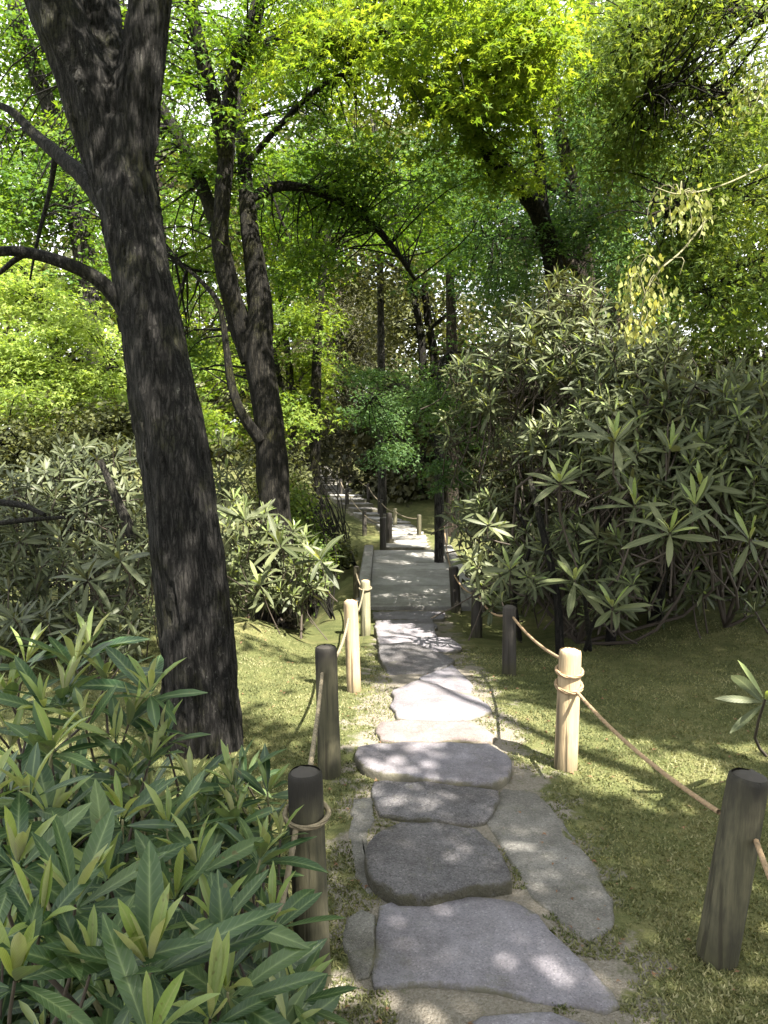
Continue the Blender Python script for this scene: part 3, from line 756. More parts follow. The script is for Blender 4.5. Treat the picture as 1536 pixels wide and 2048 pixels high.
def sprays(pads, r2, tilt=.2, flat=.09, shell=.55):
    """pads: (centre, radii, n_sprays, leaves_per_spray, spray_radius, leaf_size). Leaf positions in flat layered sprays."""
    Cs, Ds, Ns, Ss, SC = [], [], [], [], []
    for c, rad, ns, lp, sr, ls in pads:
        ns = int(ns * 1.9)
        d = np.clip(r2.standard_normal((ns, 3)) * .52, -1.35, 1.35)
        sc = np.asarray(c) + d * np.asarray(rad)
        f_ = .55 / sr
        g_ = vnoise(sc[:, 0] * f_ + sc[:, 1] * f_ * .6, sc[:, 2] * f_ * 2.0 + sc[:, 1] * f_ * .35, 91) * .7 + vnoise(sc[:, 0] * f_ * 2.3, sc[:, 2] * f_ * 3.4 + sc[:, 1] * f_ * 1.5, 92) * .3
        kk = g_ > np.quantile(g_, .45); sc = sc[kk]; d = d[kk]; ns = len(sc)
        SC.append(sc)
        nrm = np.tile([0, 0, 1.0], (ns, 1)) + r2.standard_normal((ns, 3)) * tilt + d * .25
        nrm /= np.linalg.norm(nrm, axis=1)[:, None]
        sr_ = sr * r2.uniform(.6, 1.25, ns)
        idx = np.repeat(np.arange(ns), lp)
        th = r2.uniform(0, 2 * math.pi, len(idx)); rr = np.sqrt(r2.random(len(idx)))
        n_ = nrm[idx]
        u = np.cross(n_, [0.3, 1, .1]); u /= np.linalg.norm(u, axis=1)[:, None]; v = np.cross(n_, u)
        rad_ = (np.cos(th)[:, None] * u * 1.0 + np.sin(th)[:, None] * v)
        C = sc[idx] + rad_ * (rr * sr_[idx])[:, None] + n_ * (r2.normal(0, flat, len(idx)) * sr_[idx])[:, None]
        C[:, 2] -= (rr ** 2 * sr_[idx]) * .28
        Cs.append(C); Ds.append(rad_ + r2.normal(0, .5, C.shape) + np.array([0, 0, -.25])); Ns.append(n_ + r2.normal(0, .38, C.shape)); Ss.append(ls * r2.uniform(.65, 1.25, len(C)))
    return np.concatenate(Cs), np.concatenate(Ds), np.concatenate(Ns), np.concatenate(Ss), SC
def crown(root, pads, tpl, mat, seed, do_cull=True, name='crown', limit=None, **kw):
    r2 = np.random.default_rng(seed)
    C, D, Nn, S, SC = sprays(pads, r2, **kw)
    k = np.ones(len(C), bool)
    if do_cull: k &= cull(C, r2)
    k &= C[:, 2] > h(C[:, 0], C[:, 1]) + .05
    if limit is not None: k &= limit(C)
    V, Fa = instance(tpl, C[k], D[k], Nn[k], S[k])
    STAT['tri'] += len(Fa)
    m = raw_mesh(name, V - np.array(root.location), [Fa], mat, smooth=False)
    o = link(name, m, root, kind='stuff')
    return SC
def px_line(pts):                      # [(px, py, d, width_px)] -> points, radii
    P = [W(a, b, d) for a, b, d, w in pts]
    R_ = [w / 2 * mpp(d, b) for a, b, d, w in pts]
    return np.array(P), np.array(R_)
def limb(root, pts, mat, name='branch', segs=10, wob=.12, seed=0, n=None):
    P, R_ = px_line(pts); mb = MB()
    add_tube(mb, P, R_, segs, wob, seed, n=n or max(10, len(P) * 5))
    part(name, mb, mat, root); return P
def twigs(root, starts, SCs, mat, seed, r0=.012, frac=.35, maxn=240, sagk=.1):
    """thin boughs from the branch points to the sprays they carry, joined"""
    r2 = np.random.default_rng(seed); starts = np.asarray(starts); mb = MB()
    for SC in SCs:
        m_ = min(int(len(SC) * frac) + 1, maxn)
        for c in SC[r2.choice(len(SC), min(m_, len(SC)), replace=False)]:
            dd = np.linalg.norm(starts - c, axis=1) + r2.uniform(0, .5, len(starts)); a = starts[np.argmin(dd)]
            L_ = np.linalg.norm(c - a)
            mid = (a + c) / 2 + r2.normal(0, .09, 3) * L_ + np.array([0, 0, sagk * L_])
            P = catmull([a, mid, c], 6)
            add_tube(mb, P, np.linspace(r0 * (.6 + .35 * min(L_, 2.5)), .003, 6), 4, cap=False)
    part('twigs', mb, mat, root, kind='stuff')
DENS = 1.3
def pad(px, py, d, rx, ry, rd, ns, lp, sr, ls):
    ns = int(ns * DENS)
    s = mpp(d, py); return (W(px, py, d), (rx * s * 1.1, rd, ry * s * 1.1), ns, int(lp * 1.45), sr * 1.2, ls * 1.05)
def ground_base(px, d):
    x = (px - 768) / F * d; return np.array([x, d, float(h(x, d))])
def dense(P, R_, n):
    return catmull(P, n), np.interp(np.linspace(0, len(P) - 1, n), np.arange(len(P)), R_)

# --- near dark tree -------------------------------------------------------------------------
b0 = W(405, 1505, 3.9); b0[2] = h(b0[0], b0[1])
t1 = thing('big_tree', 'big dark trunk leaning left and forking at the top, nearest tree on the left', 'tree', b0)
mb = MB()
trunk_px = [(408, 1620, 3.9, 180), (406, 1530, 3.9, 164), (403, 1420, 3.9, 152), (395, 1280, 3.9, 142), (374, 1100, 3.9, 142), (346, 900, 3.92, 134), (319, 750, 3.95, 124), (291, 600, 4.0, 116), (265, 450, 4.05, 112), (250, 340, 4.1, 112), (243, 250, 4.1, 100)]
limb_px = [[(252, 420, 4.08, 96), (215, 300, 4.1, 110), (185, 200, 4.1, 112), (140, 90, 4.1, 112), (100, -10, 4.1, 108), (40, -160, 4.1, 98), (-60, -420, 4.1, 80)],
           [(256, 380, 4.08, 92), (263, 270, 4.1, 92), (276, 170, 4.1, 90), (294, 60, 4.1, 86), (312, -60, 4.1, 84), (350, -260, 4.1, 74), (420, -520, 4.0, 55)],
           [(245, 300, 4.15, 80), (228, 180, 4.2, 96), (205, 60, 4.3, 84), (190, -80, 4.4, 74), (170, -300, 4.6, 60)]]
mb = MB()
def closed(P, R_, segs, wob, seed):
    V, F4 = tube(P, R_, segs, wob, seed); n0 = mb.n; mb.add(V, F4)
    mb.v.append(np.array([P[0], P[-1]])); mb.attr.append(np.zeros(2)); c0 = mb.n; mb.n += 2
    a = np.arange(segs); b = (a + 1) % segs; k = (len(P) - 1) * segs
    mb.f.append(np.stack([b + n0, a + n0, np.full(segs, c0)], -1)); mb.f.append(np.stack([a + n0 + k, b + n0 + k, np.full(segs, c0 + 1)], -1))
P, R_ = dense(*px_line(trunk_px), 70); closed(P, R_, 28, .05, 4)
ends = []
for q, l in enumerate(limb_px):
    P, R_ = dense(*px_line(l), 46); closed(P, R_, 24, .06, 8 + q); ends.append(P[-1])
for q, ang in enumerate((.4, 1.7, 3.0, 4.2, 5.4)):            # root flare
    d_ = np.array([math.cos(ang), math.sin(ang), 0]); c0 = b0 + np.array([0, 0, .28])
    P = np.array([c0 + d_ * .09, c0 + d_ * .13 - (0, 0, .18), c0 + d_ * .16 - (0, 0, .30), c0 + d_ * .22 - (0, 0, .42)])
    P, R_ = dense(P, np.array([.11, .10, .07, .04]), 14); closed(P, R_, 12, .1, q)
tmp = link('trunk', mb.mesh('trunk', M['bark_dark'], origin=b0), t1)
# caps are not needed: voxel skin over the joined limbs
md = tmp.modifiers.new('skin', 'REMESH'); md.mode = 'VOXEL'; md.voxel_size = .014; md.use_smooth_shade = True
ms_ = tmp.modifiers.new('soft', 'SMOOTH'); ms_.factor = .5; ms_.iterations = 3
dg = bpy.context.evaluated_depsgraph_get()
nm_ = bpy.data.meshes.new_from_object(tmp.evaluated_get(dg))
tmp.modifiers.clear()
if len(nm_.vertices) > 500:
    co = np.zeros(len(nm_.vertices) * 3, np.float32); nm_.vertices.foreach_get('co', co); co = co.reshape(-1, 3)
    no = np.zeros(len(nm_.vertices) * 3, np.float32); nm_.vertices.foreach_get('normal', no); no = no.reshape(-1, 3)
    aa = np.arctan2(no[:, 1], no[:, 0])
    dsp = (vnoise(aa * 11 + co[:, 2] * 1.2, co[:, 2] * 6, 2) - .5) * .022 + (vnoise(co[:, 0] * 40 + co[:, 1] * 40, co[:, 2] * 14, 8) - .5) * .010 + (vnoise(aa * 3.5, co[:, 2] * 2.2, 6) - .5) * .02
    co = co + no * dsp[:, None]
    nm_.vertices.foreach_set('co', co.astype(np.float32).ravel()); nm_.update()
    tmp.data = nm_; nm_.name = 'trunk'
print('trunk verts', len(tmp.data.vertices))
limb(t1, [(262, 640, 3.98, 36), (235, 600, 3.95, 32), (195, 558, 3.9, 28), (130, 526, 3.85, 26), (60, 506, 3.8, 22), (0, 502, 3.75, 19), (-80, 520, 3.7, 14)], M['bark_dark'], segs=12, n=40, seed=3)
limb(t1, [(60, 502, 3.8, 16), (30, 520, 3.85, 14), (0, 545, 3.9, 10)], M['bark_dark'], segs=8, seed=5)
limb(t1, [(240, 450, 4.15, 44), (200, 395, 4.3, 40), (160, 348, 4.4, 34), (118, 312, 4.5, 28), (70, 270, 4.6, 20), (20, 220, 4.7, 15), (-40, 200, 4.8, 8)], M['bark_dark'], segs=12, n=26, seed=9)
limb(t1, [(110, 315, 4.5, 12), (100, 380, 4.6, 9), (75, 480, 4.7, 7), (60, 560, 4.8, 4)], M['bark_dark'], segs=6, seed=4)
# crown above the frame, spreading to the right and towards the viewer
t1p = [((-1.2, 3.2, 5.9), (1.7, 1.6, .7), 90, 36, .34, .085), ((.6, 2.3, 6.2), (1.7, 1.7, .6), 100, 36, .34, .085), ((-.6, 1.0, 6.4), (1.6, 1.5, .6), 70, 36, .34, .085), ((-2.6, 4.6, 5.6), (1.3, 1.3, .6), 60, 36, .34, .085)]
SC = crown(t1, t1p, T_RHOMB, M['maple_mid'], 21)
mbx = MB()
for e_, tgt in ((ends[0], t1p[3][0]), (ends[0], t1p[0][0]), (ends[1], t1p[1][0]), (ends[2], t1p[2][0])):
    tgt = np.array(tgt); add_tube(mbx, [e_, (e_ + tgt) / 2 + (0, 0, .3), tgt], np.array([.09, .06, .025]), 8, .1, n=12)
part('upper_limbs', mbx, M['bark_dark'], t1)

def std_tree(name, label, pads, tpl, mat, bark, seed, trunk, branches=(), cat='tree', tw=True, r0=.012, frac=.35, group=None, base=None, maxn=240, do_cull=True, limit=None, **kw):
    P0, R0 = px_line(trunk)
    b = P0[0].copy(); b[2] = float(h(b[0], b[1]))
    t = thing(name, label, cat, b, group)
    P0[0] = b - (0, 0, .15)
    mb = MB(); add_tube(mb, P0, R0, 14, .12, seed, n=max(16, len(P0) * 6)); part('trunk', mb, bark, t)
    starts = [catmull(P0, 30)[8:]]
    for q, br_ in enumerate(branches):
        Pb = limb(t, br_, bark, seed=seed + q); starts.append(catmull(Pb, 14))
    SC = crown(t, pads, tpl, mat, seed, do_cull, limit=limit, **kw)
    if tw: twigs(t, np.concatenate(starts), SC, M['bark_black'], seed, r0, frac, maxn)
    return t
def gb(px, d, w):                       # trunk foot on the ground seen along column px
    z = ground_base(px, d); py = 1024 - F * math.tan(math.atan2(z[2] - EYE, d) + PITCH); return (px, py, d, w)

# --- mid maple with many mossy stems ---------------------------------------------------------
D2 = 7.6
t2p = [pad(120, 250, 8.6, 160, 110, .9, 60, 28, .26, .056), pad(300, 200, 8.8, 120, 120, .9, 40, 28, .26, .056), pad(560, 130, 8.8, 110, 60, .9, 30, 28, .26, .056), pad(360, 90, 7.0, 170, 110, .9, 60, 26, .25, .056), pad(430, 330, 7.8, 130, 90, .8, 50, 26, .24, .056), pad(640, 40, 7.4, 170, 70, .9, 60, 26, .25, .056),
       pad(620, 330, 8.4, 180, 60, .9, 70, 26, .26, .056), pad(600, 190, 8.0, 60, 60, .7, 16, 24, .22, .056), pad(700, 420, 9.0, 190, 60, 1.0, 70, 26, .26, .056), pad(400, 520, 8.4, 110, 70, .8, 40, 26, .24, .056),
       pad(620, 530, 9.0, 90, 45, .8, 28, 26, .24, .056), pad(390, 720, 8.6, 70, 60, .7, 30, 26, .22, .056), pad(110, 150, 8.2, 110, 150, .9, 40, 26, .25, .056), pad(130, 400, 8.0, 120, 80, .9, 50, 26, .25, .056)]
std_tree('maple_tree', 'mossy many stemmed maple behind the big dark trunk, leaves lit yellow green', t2p, T_STAR3, M['maple_mid'], M['bark_moss'], 31,
    [gb(552, D2, 84), (548, 1000, D2, 66), (541, 880, D2, 62), (527, 770, D2, 64), (515, 700, D2, 62), (520, 620, D2, 47), (511, 540, D2, 43), (501, 470, D2, 38), (492, 380, D2 + .1, 32), (486, 300, D2 + .2, 24), (478, 220, D2 + .4, 16), (470, 100, D2 + .5, 10)],
    [[(508, 720, D2, 52), (478, 640, D2, 46), (455, 560, D2 - .1, 40), (440, 480, D2 - .2, 37), (446, 390, D2 - .3, 33), (455, 290, D2 - .3, 32), (460, 200, D2 - .3, 31), (473, 120, D2 - .3, 31), (502, 60, D2 - .3, 29), (522, -20, D2 - .3, 27), (540, -120, D2 - .3, 20)],
     [(452, 310, D2 - .3, 34), (440, 240, D2 - .4, 32), (416, 160, D2 - .5, 29), (392, 60, D2 - .6, 26), (380, -20, D2 - .7, 22), (360, -120, D2 - .8, 14)],
     [(444, 520, D2 - .1, 28), (428, 440, D2 + .1, 28), (395, 350, D2 + .2, 27), (355, 272, D2 + .2, 25), (312, 190, D2 + .3, 21), (280, 100, D2 + .3, 16), (250, 20, D2 + .3, 10)],
     [(520, 880, D2 - .1, 26), (482, 825, D2 - .2, 20), (462, 765, D2 - .2, 18), (452, 690, D2 - .2, 14), (438, 610, D2 - .2, 11), (400, 560, D2 - .1, 8), (350, 520, D2, 5)],
     [(492, 400, D2 + .1, 22), (560, 372, D2 + .5, 20), (640, 385, D2 + .8, 20), (720, 425, D2 + 1.1, 18), (790, 500, D2 + 1.4, 12), (830, 560, D2 + 1.6, 6)],
     [(473, 120, D2 - .3, 14), (540, 80, D2, 12), (620, 66, D2 + .2, 10), (700, 90, D2 + .4, 7)],
     [(490, 330, D2 + .2, 12), (560, 250, D2 + .3, 12), (620, 190, D2 + .3, 11), (680, 150, D2 + .4, 8), (720, 150, D2 + .4, 5)]], frac=.5)

# --- arching maple over the path: bright leaves at the top ------------------------------------
D3 = 9.0
t3p = [pad(1030, 340, 8.4, 90, 60, .5, 34, 30, .24, .052), pad(700, 70, 7.6, 130, 70, .8, 50, 30, .25, .054), pad(860, 60, 7.4, 150, 75, .8, 80, 30, .26, .056), pad(1010, 90, 7.2, 110, 80, .7, 70, 32, .25, .058), pad(900, 190, 7.8, 130, 55, .8, 60, 30, .25, .056), pad(1040, 230, 8.2, 90, 60, .7, 36, 30, .24, .054),
       pad(1100, 20, 8.2, 120, 50, .8, 46, 30, .25, .055), pad(820, 150, 6.6, 200, 60, .9, 40, 30, .22, .056), pad(980, 20, 6.4, 200, 60, .9, 50, 30, .22, .058), pad(960, 280, 8.4, 160, 50, .8, 34, 30, .24, .052), pad(560, 20, 8.2, 90, 45, .8, 26, 30, .25, .054)]
t3p = [(a_, b_, int(n_ * .6), l_, r_, z_) for a_, b_, n_, l_, r_, z_ in t3p]
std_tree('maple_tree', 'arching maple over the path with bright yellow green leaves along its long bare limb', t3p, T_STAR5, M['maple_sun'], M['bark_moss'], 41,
    [gb(1130, D3 + 1, 70), (1125, 760, D3 + .8, 42), (1110, 560, D3 + .4, 39), (1078, 430, D3, 37), (1030, 365, D3 - .2, 34), (985, 315, D3 - .4, 31), (940, 255, D3 - .5, 29), (895, 212, D3 - .6, 26), (830, 172, D3 - .8, 24), (760, 130, D3 - .9, 22), (700, 92, D3 - 1, 19), (640, 40, D3 - 1, 14), (600, -20, D3 - 1, 8)],
    [[(1092, 480, D3 + .2, 27), (1082, 380, D3 + .2, 24), (1074, 280, D3 + .1, 23), (1050, 190, D3, 22), (1020, 120, D3 - .2, 19), (985, 40, D3 - .4, 15), (970, -40, D3 - .5, 11)],
     [(1050, 190, D3, 8), (1078, 130, D3 - .4, 7), (1100, 60, D3 - .6, 6), (1110, 0, D3 - .6, 5)],
     [(940, 255, D3 - .5, 14), (950, 160, D3 - .8, 12), (960, 60, D3 - 1, 14), (955, -30, D3 - 1.1, 12)],
     [(830, 172, D3 - .8, 7), (790, 110, D3 - 1, 5), (770, 40, D3 - 1.2, 4)]], frac=.55)

# --- shaded blue green maple right of centre -----------------------------------------------------
t4p = [pad(1060, 330, 10.5, 110, 60, 1.0, 46, 28, .3, .06), pad(1180, 260, 10.5, 110, 90, 1.0, 70, 28, .3, .06), pad(930, 330, 11.5, 100, 60, 1.0, 40, 28, .3, .06), pad(1100, 430, 10, 130, 60, .9, 80, 28, .3, .06), pad(1000, 480, 10.5, 110, 45, .9, 60, 28, .3, .06), pad(1180, 480, 9.5, 120, 50, .8, 70, 28, .28, .055), pad(1040, 560, 10, 100, 50, .8, 40, 28, .28, .055), pad(860, 290, 11.5, 70, 70, .9, 24, 28, .3, .06), pad(1130, 150, 11, 90, 90, .9, 40, 28, .3, .06), pad(1010, 620, 10.5, 80, 50, .8, 30, 28, .28, .055)]
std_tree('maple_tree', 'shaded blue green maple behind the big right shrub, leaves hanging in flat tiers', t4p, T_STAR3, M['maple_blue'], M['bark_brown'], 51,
    [gb(1190, 11.2, 46), (1185, 800, 11.2, 42), (1170, 560, 11, 38), (1150, 400, 10.9, 30), (1120, 260, 10.8, 22), (1100, 120, 10.8, 14)],
    [[(1170, 560, 11, 24), (1110, 500, 10.6, 20), (1030, 480, 10.5, 14), (950, 470, 10.4, 8)], [(1150, 400, 10.9, 22), (1060, 350, 10.9, 16), (960, 330, 11.2, 11), (870, 300, 11.4, 6)], [(1160, 480, 11, 18), (1210, 400, 10.5, 14), (1240, 280, 10.3, 8)]], frac=.3)

# --- drooping foliage over the moss bank, edge of the shrub ----------------------------------------
t4b = [pad(940, 780, 11, 80, 45, .6, 46, 28, .28, .055), pad(870, 800, 12, 70, 40, .6, 34, 28, .28, .055), pad(930, 860, 10.5, 50, 60, .5, 36, 26, .24, .055), pad(900, 930, 10.5, 40, 50, .5, 26, 26, .24, .055), pad(760, 760, 14, 90, 35, .8, 30, 28, .3, .06), pad(770, 830, 15.5, 50, 45, .8, 40, 28, .3, .065), pad(785, 890, 15.5, 38, 34, .7, 26, 28, .26, .065)]
std_tree('maple_tree', 'low green maple drooping beside the bend beyond the bridge, thin lit trunk', t4b, T_STAR3, M['maple_blue'], M['bark_grey'], 55,
    [gb(878, 12, 20), (878, 900, 12, 18), (874, 820, 12, 16), (880, 740, 11.8, 12), (900, 700, 11.6, 8)],
    [[(876, 850, 12, 8), (840, 790, 12.6, 8), (790, 770, 13.6, 7), (740, 800, 14.6, 4)]], frac=.3)

# --- weeping larch at the upper right -------------------------------------------------------------
def droop(C): return np.ones(len(C), bool)
t6p = [pad(1330, 120, 7.5, 130, 130, .9, 150, 30, .26, .075), pad(1460, 60, 7, 110, 90, .9, 90, 30, .26, .075), pad(1300, 280, 7.2, 80, 120, .8, 90, 30, .22, .075), pad(1450, 260, 7.5, 110, 130, .9, 110, 30, .25, .075), pad(1420, 480, 7.5, 130, 100, .8, 100, 30, .24, .075), pad(1480, 620, 7.2, 80, 60, .8, 50, 28, .24, .075), pad(1270, 60, 8.5, 70, 80, .8, 40, 28, .24, .075), pad(1330, 520, 8, 70, 70, .7, 40, 28, .22, .075), pad(1380, 20, 8.6, 150, 90, 1.0, 90, 28, .26, .075), pad(1400, 350, 8.8, 150, 150, 1.0, 110, 28, .26, .075), pad(1250, 180, 9, 80, 120, .9, 60, 28, .26, .075), pad(1500, 520, 8.6, 90, 150, .9, 80, 28, .26, .075)]
std_tree('larch_tree', 'feathery drooping larch filling the upper right corner above the big shrub', t6p, T_NEEDLE, M['larch'], M['bark_brown'], 61,
    [gb(1620, 8.4, 80), (1610, 700, 8.4, 70), (1600, 300, 8.4, 56), (1590, 0, 8.4, 46), (1580, -300, 8.4, 30)],
    [[(1600, 250, 8.4, 26), (1500, 210, 7.8, 18), (1400, 180, 7.4, 12), (1290, 190, 7.1, 6)], [(1605, 480, 8.4, 24), (1520, 410, 7.8, 16), (1430, 390, 7.4, 11), (1300, 430, 7.2, 5)], [(1600, 40, 8.4, 24), (1480, 20, 7.6, 16), (1350, 40, 7.4, 10), (1270, 80, 7.3, 5)], [(1606, 560, 8.4, 18), (1500, 560, 7.6, 11), (1420, 600, 7.3, 6)]], tilt=.9, flat=.5, frac=.5)

# --- tall dark conifers upper right ----------------------------------------------------------------
for q, (px, w, lab, brk) in enumerate([(1172, 42, 'tall conifer with pale straight trunk rising behind the blue green maple', M['bark_grey']), (1232, 44, 'tall conifer with dark straight trunk, right of the pale trunked one', M['bark_brown'])]):
    pads = [pad(px + o_, y_, 14 + q, 120, 80, 1.2, n_, 26, .4, .13) for (o_, y_, n_) in [(0, 150, 30), (40, 350, 60), (-40, 480, 30), (60, 30, 20), (100, 560, 50), (-20, 280, 40)]]
    std_tree('conifer_tree', lab, pads, T_FROND, M['maple_blue'], brk, 70 + q,
        [gb(px + 8, 14 + q, w * 1.2), (px + 6, 600, 14 + q, w * 1.05), (px + 3, 250, 14 + q, w), (px, 0, 14 + q, w * .9), (px - 4, -400, 14 + q, w * .6)],
        [[(px + 3, 300, 14 + q, 14), (px + 70, 330, 13.4 + q, 9), (px + 140, 400, 13 + q, 4)], [(px + 3, 120, 14 + q, 12), (px + 60, 90, 13.4 + q, 8), (px + 120, 100, 13 + q, 4)]], tilt=.5, flat=.3)

# --- far dark conifer and hedge behind the path -------------------------------------------------------
std_tree('yew_tree', 'dark brown green yew rising behind the far steps left of centre', [pad(680, 640, 23, 70, 60, 1.4, 60, 30, .5, .17), pad(660, 740, 23, 80, 80, 1.4, 110, 30, .5, .17), pad(690, 850, 23, 95, 80, 1.4, 130, 30, .5, .17), pad(720, 700, 23.5, 60, 70, 1.3, 50, 30, .5, .17), pad(640, 880, 23, 50, 50, 1.3, 50, 30, .5, .17)],
    T_FROND, M['yew'], M['bark_brown'], 81, [gb(690, 24, 26), (690, 800, 24, 22), (685, 650, 24, 14), (680, 580, 24, 8)], tilt=.6, flat=.4)
std_tree('hedge_tree', 'dark dense evergreen closing the view right of the far steps', [pad(790, 830, 21, 70, 60, 1.2, 100, 30, .45, .16), pad(850, 880, 20, 70, 80, 1.2, 120, 30, .45, .16), pad(760, 920, 21, 60, 55, 1.1, 80, 30, .45, .16), pad(930, 840, 19, 80, 110, 1.2, 120, 30, .45, .16), pad(830, 960, 20, 70, 35, 1.0, 70, 30, .4, .16)],
    T_RHOMB, M['yew'], M['bark_brown'], 83, [gb(830, 21, 18), (830, 900, 21, 16), (835, 800, 21, 10)], tilt=.6, flat=.4)
std_tree('slender_tree', 'two slender dark stems standing against the white sky right of centre', [pad(800, 560, 19, 80, 60, 1.2, 26, 22, .5, .11), pad(880, 590, 19, 60, 60, 1.2, 26, 22, .5, .11), pad(780, 650, 19.5, 60, 60, 1.2, 26, 22, .5, .11), pad(900, 690, 19, 60, 60, 1.2, 30, 22, .5, .11), pad(830, 480, 19, 120, 40, 1.2, 24, 22, .5, .11)],
    T_RHOMB, M['olive'], M['bark_black'], 85, [gb(850, 19, 22), (846, 730, 19, 16), (836, 640, 19, 15), (816, 530, 19, 13), (800, 430, 19, 8)],
    [[(856, 860, 19, 18), (868, 720, 19, 17), (856, 640, 19, 16), (848, 540, 19, 13), (850, 430, 19, 8)], [(858, 660, 19, 8), (900, 620, 18.6, 7), (930, 560, 18.4, 4)], [(826, 560, 19, 8), (770, 520, 19.2, 7), (720, 470, 19.4, 4)]], r0=.02)
# --- yellow green trees further left -------------------------------------------------------------------
std_tree('maple_tree', 'low sunlit lime green maple left of the big dark trunk', [pad(60, 600, 9.6, 100, 35, .9, 60, 28, .28, .055), pad(170, 660, 9.8, 90, 35, .9, 50, 28, .28, .055), pad(60, 720, 9.4, 100, 45, .9, 80, 28, .28, .055), pad(210, 740, 9.6, 80, 40, .9, 60, 28, .28, .055), pad(110, 800, 9.2, 130, 40, .9, 100, 28, .28, .055), pad(30, 530, 10, 60, 20, .8, 20, 28, .28, .055), pad(250, 820, 9.8, 60, 40, .8, 40, 28, .28, .055)],
    T_STAR3, M['maple_lime'], M['bark_grey'], 91, [gb(165, 9.8, 26), (160, 900, 9.8, 22), (135, 760, 9.8, 18), (105, 690, 9.8, 15), (80, 620, 9.8, 10), (50, 540, 9.8, 6)],
    [[(150, 850, 9.8, 12), (200, 760, 9.6, 10), (240, 700, 9.5, 6)], [(130, 750, 9.8, 10), (60, 740, 9.4, 8), (0, 730, 9.2, 5)]], do_cull=False, tilt=.2, flat=.08)
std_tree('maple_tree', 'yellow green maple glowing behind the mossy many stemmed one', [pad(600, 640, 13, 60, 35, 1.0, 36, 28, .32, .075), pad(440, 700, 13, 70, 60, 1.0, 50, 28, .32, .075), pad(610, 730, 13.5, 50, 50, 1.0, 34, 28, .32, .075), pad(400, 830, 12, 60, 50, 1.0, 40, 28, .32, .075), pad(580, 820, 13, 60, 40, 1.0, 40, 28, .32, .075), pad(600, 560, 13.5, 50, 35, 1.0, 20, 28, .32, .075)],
    T_STAR3, M['maple_sun'], M['bark_grey'], 93, [gb(588, 13.4, 20), (585, 860, 13.4, 17), (580, 760, 13.4, 15), (572, 680, 13.4, 11), (560, 600, 13.4, 6)],
    [[(584, 840, 13.4, 10), (566, 780, 13.2, 11), (556, 740, 13, 9), (545, 660, 13, 6)], [(582, 800, 13.4, 7), (610, 740, 13.4, 6), (640, 700, 13.5, 3)]], do_cull=False)
std_tree('birch_tree', 'pale grey slanting trunk at the upper left edge behind the big dark trunk', [pad(60, 150, 11.5, 130, 90, 1.0, 50, 26, .32, .07), pad(40, 380, 11.5, 130, 70, 1.0, 50, 26, .32, .07), pad(60, 60, 11, 110, 90, 1.0, 40, 26, .32, .06), pad(30, 300, 11, 110, 90, 1.0, 56, 26, .32, .06), pad(160, 230, 11.5, 110, 110, 1.0, 50, 26, .32, .06), pad(50, 450, 11, 110, 60, 1.0, 40, 26, .32, .06), pad(190, 480, 11, 60, 80, 1.0, 30, 26, .32, .06)],
    T_RHOMB, M['maple_mid'], M['bark_grey'], 95, [gb(210, 11.5, 50), (190, 700, 11.5, 42), (150, 420, 11.5, 36), (105, 235, 11.4, 32), (62, 120, 11.2, 30), (30, 10, 11, 28), (0, -120, 11, 22)],
    [[(150, 420, 11.5, 14), (190, 330, 11.5, 11), (230, 200, 11.5, 6)], [(105, 235, 11.4, 12), (50, 260, 11, 9), (-20, 250, 10.8, 5)]])
std_tree('olive_bush_tree', 'olive green dense bush tree between the lime maple and the left shrubs', [pad(70, 880, 8.6, 110, 45, .8, 90, 28, .26, .05), pad(210, 850, 8.4, 90, 40, .7, 70, 28, .26, .05), pad(20, 980, 8.4, 80, 70, .8, 80, 28, .26, .05), pad(120, 950, 8.8, 90, 60, .8, 80, 28, .26, .05)],
    T_RHOMB, M['olive'], M['bark_black'], 97, [gb(130, 8.9, 30), (130, 960, 8.9, 24), (125, 880, 8.8, 16), (120, 830, 8.8, 8)], [[(128, 940, 8.9, 12), (60, 900, 8.6, 9), (0, 900, 8.4, 5)], [(128, 920, 8.9, 10), (190, 880, 8.6, 8), (230, 850, 8.4, 5)]])
std_tree('maple_tree', 'green leafy tree far behind the middle of the path beneath the white sky', [pad(680, 560, 17, 90, 40, 1.3, 50, 24, .45, .09), pad(760, 460, 17, 110, 50, 1.3, 50, 24, .45, .09), pad(560, 440, 16, 90, 70, 1.3, 50, 24, .45, .09), pad(660, 470, 17, 90, 60, 1.3, 40, 24, .45, .09), pad(850, 380, 17, 80, 70, 1.3, 30, 24, .45, .09), pad(780, 320, 18, 60, 50, 1.2, 12, 24, .45, .09)],
    T_RHOMB, M['olive'], M['bark_grey'], 99, [gb(764, 18, 18), (762, 700, 18, 15), (760, 480, 18, 12), (756, 330, 18, 9), (750, 220, 18, 7), (745, 120, 18, 4)],
    [[(757, 350, 18, 6), (720, 270, 18, 5), (690, 240, 18, 3)], [(758, 420, 18, 6), (700, 440, 17.5, 5), (640, 480, 17, 3)], [(755, 300, 18, 5), (735, 200, 18, 4), (725, 150, 18, 2)]], r0=.016)

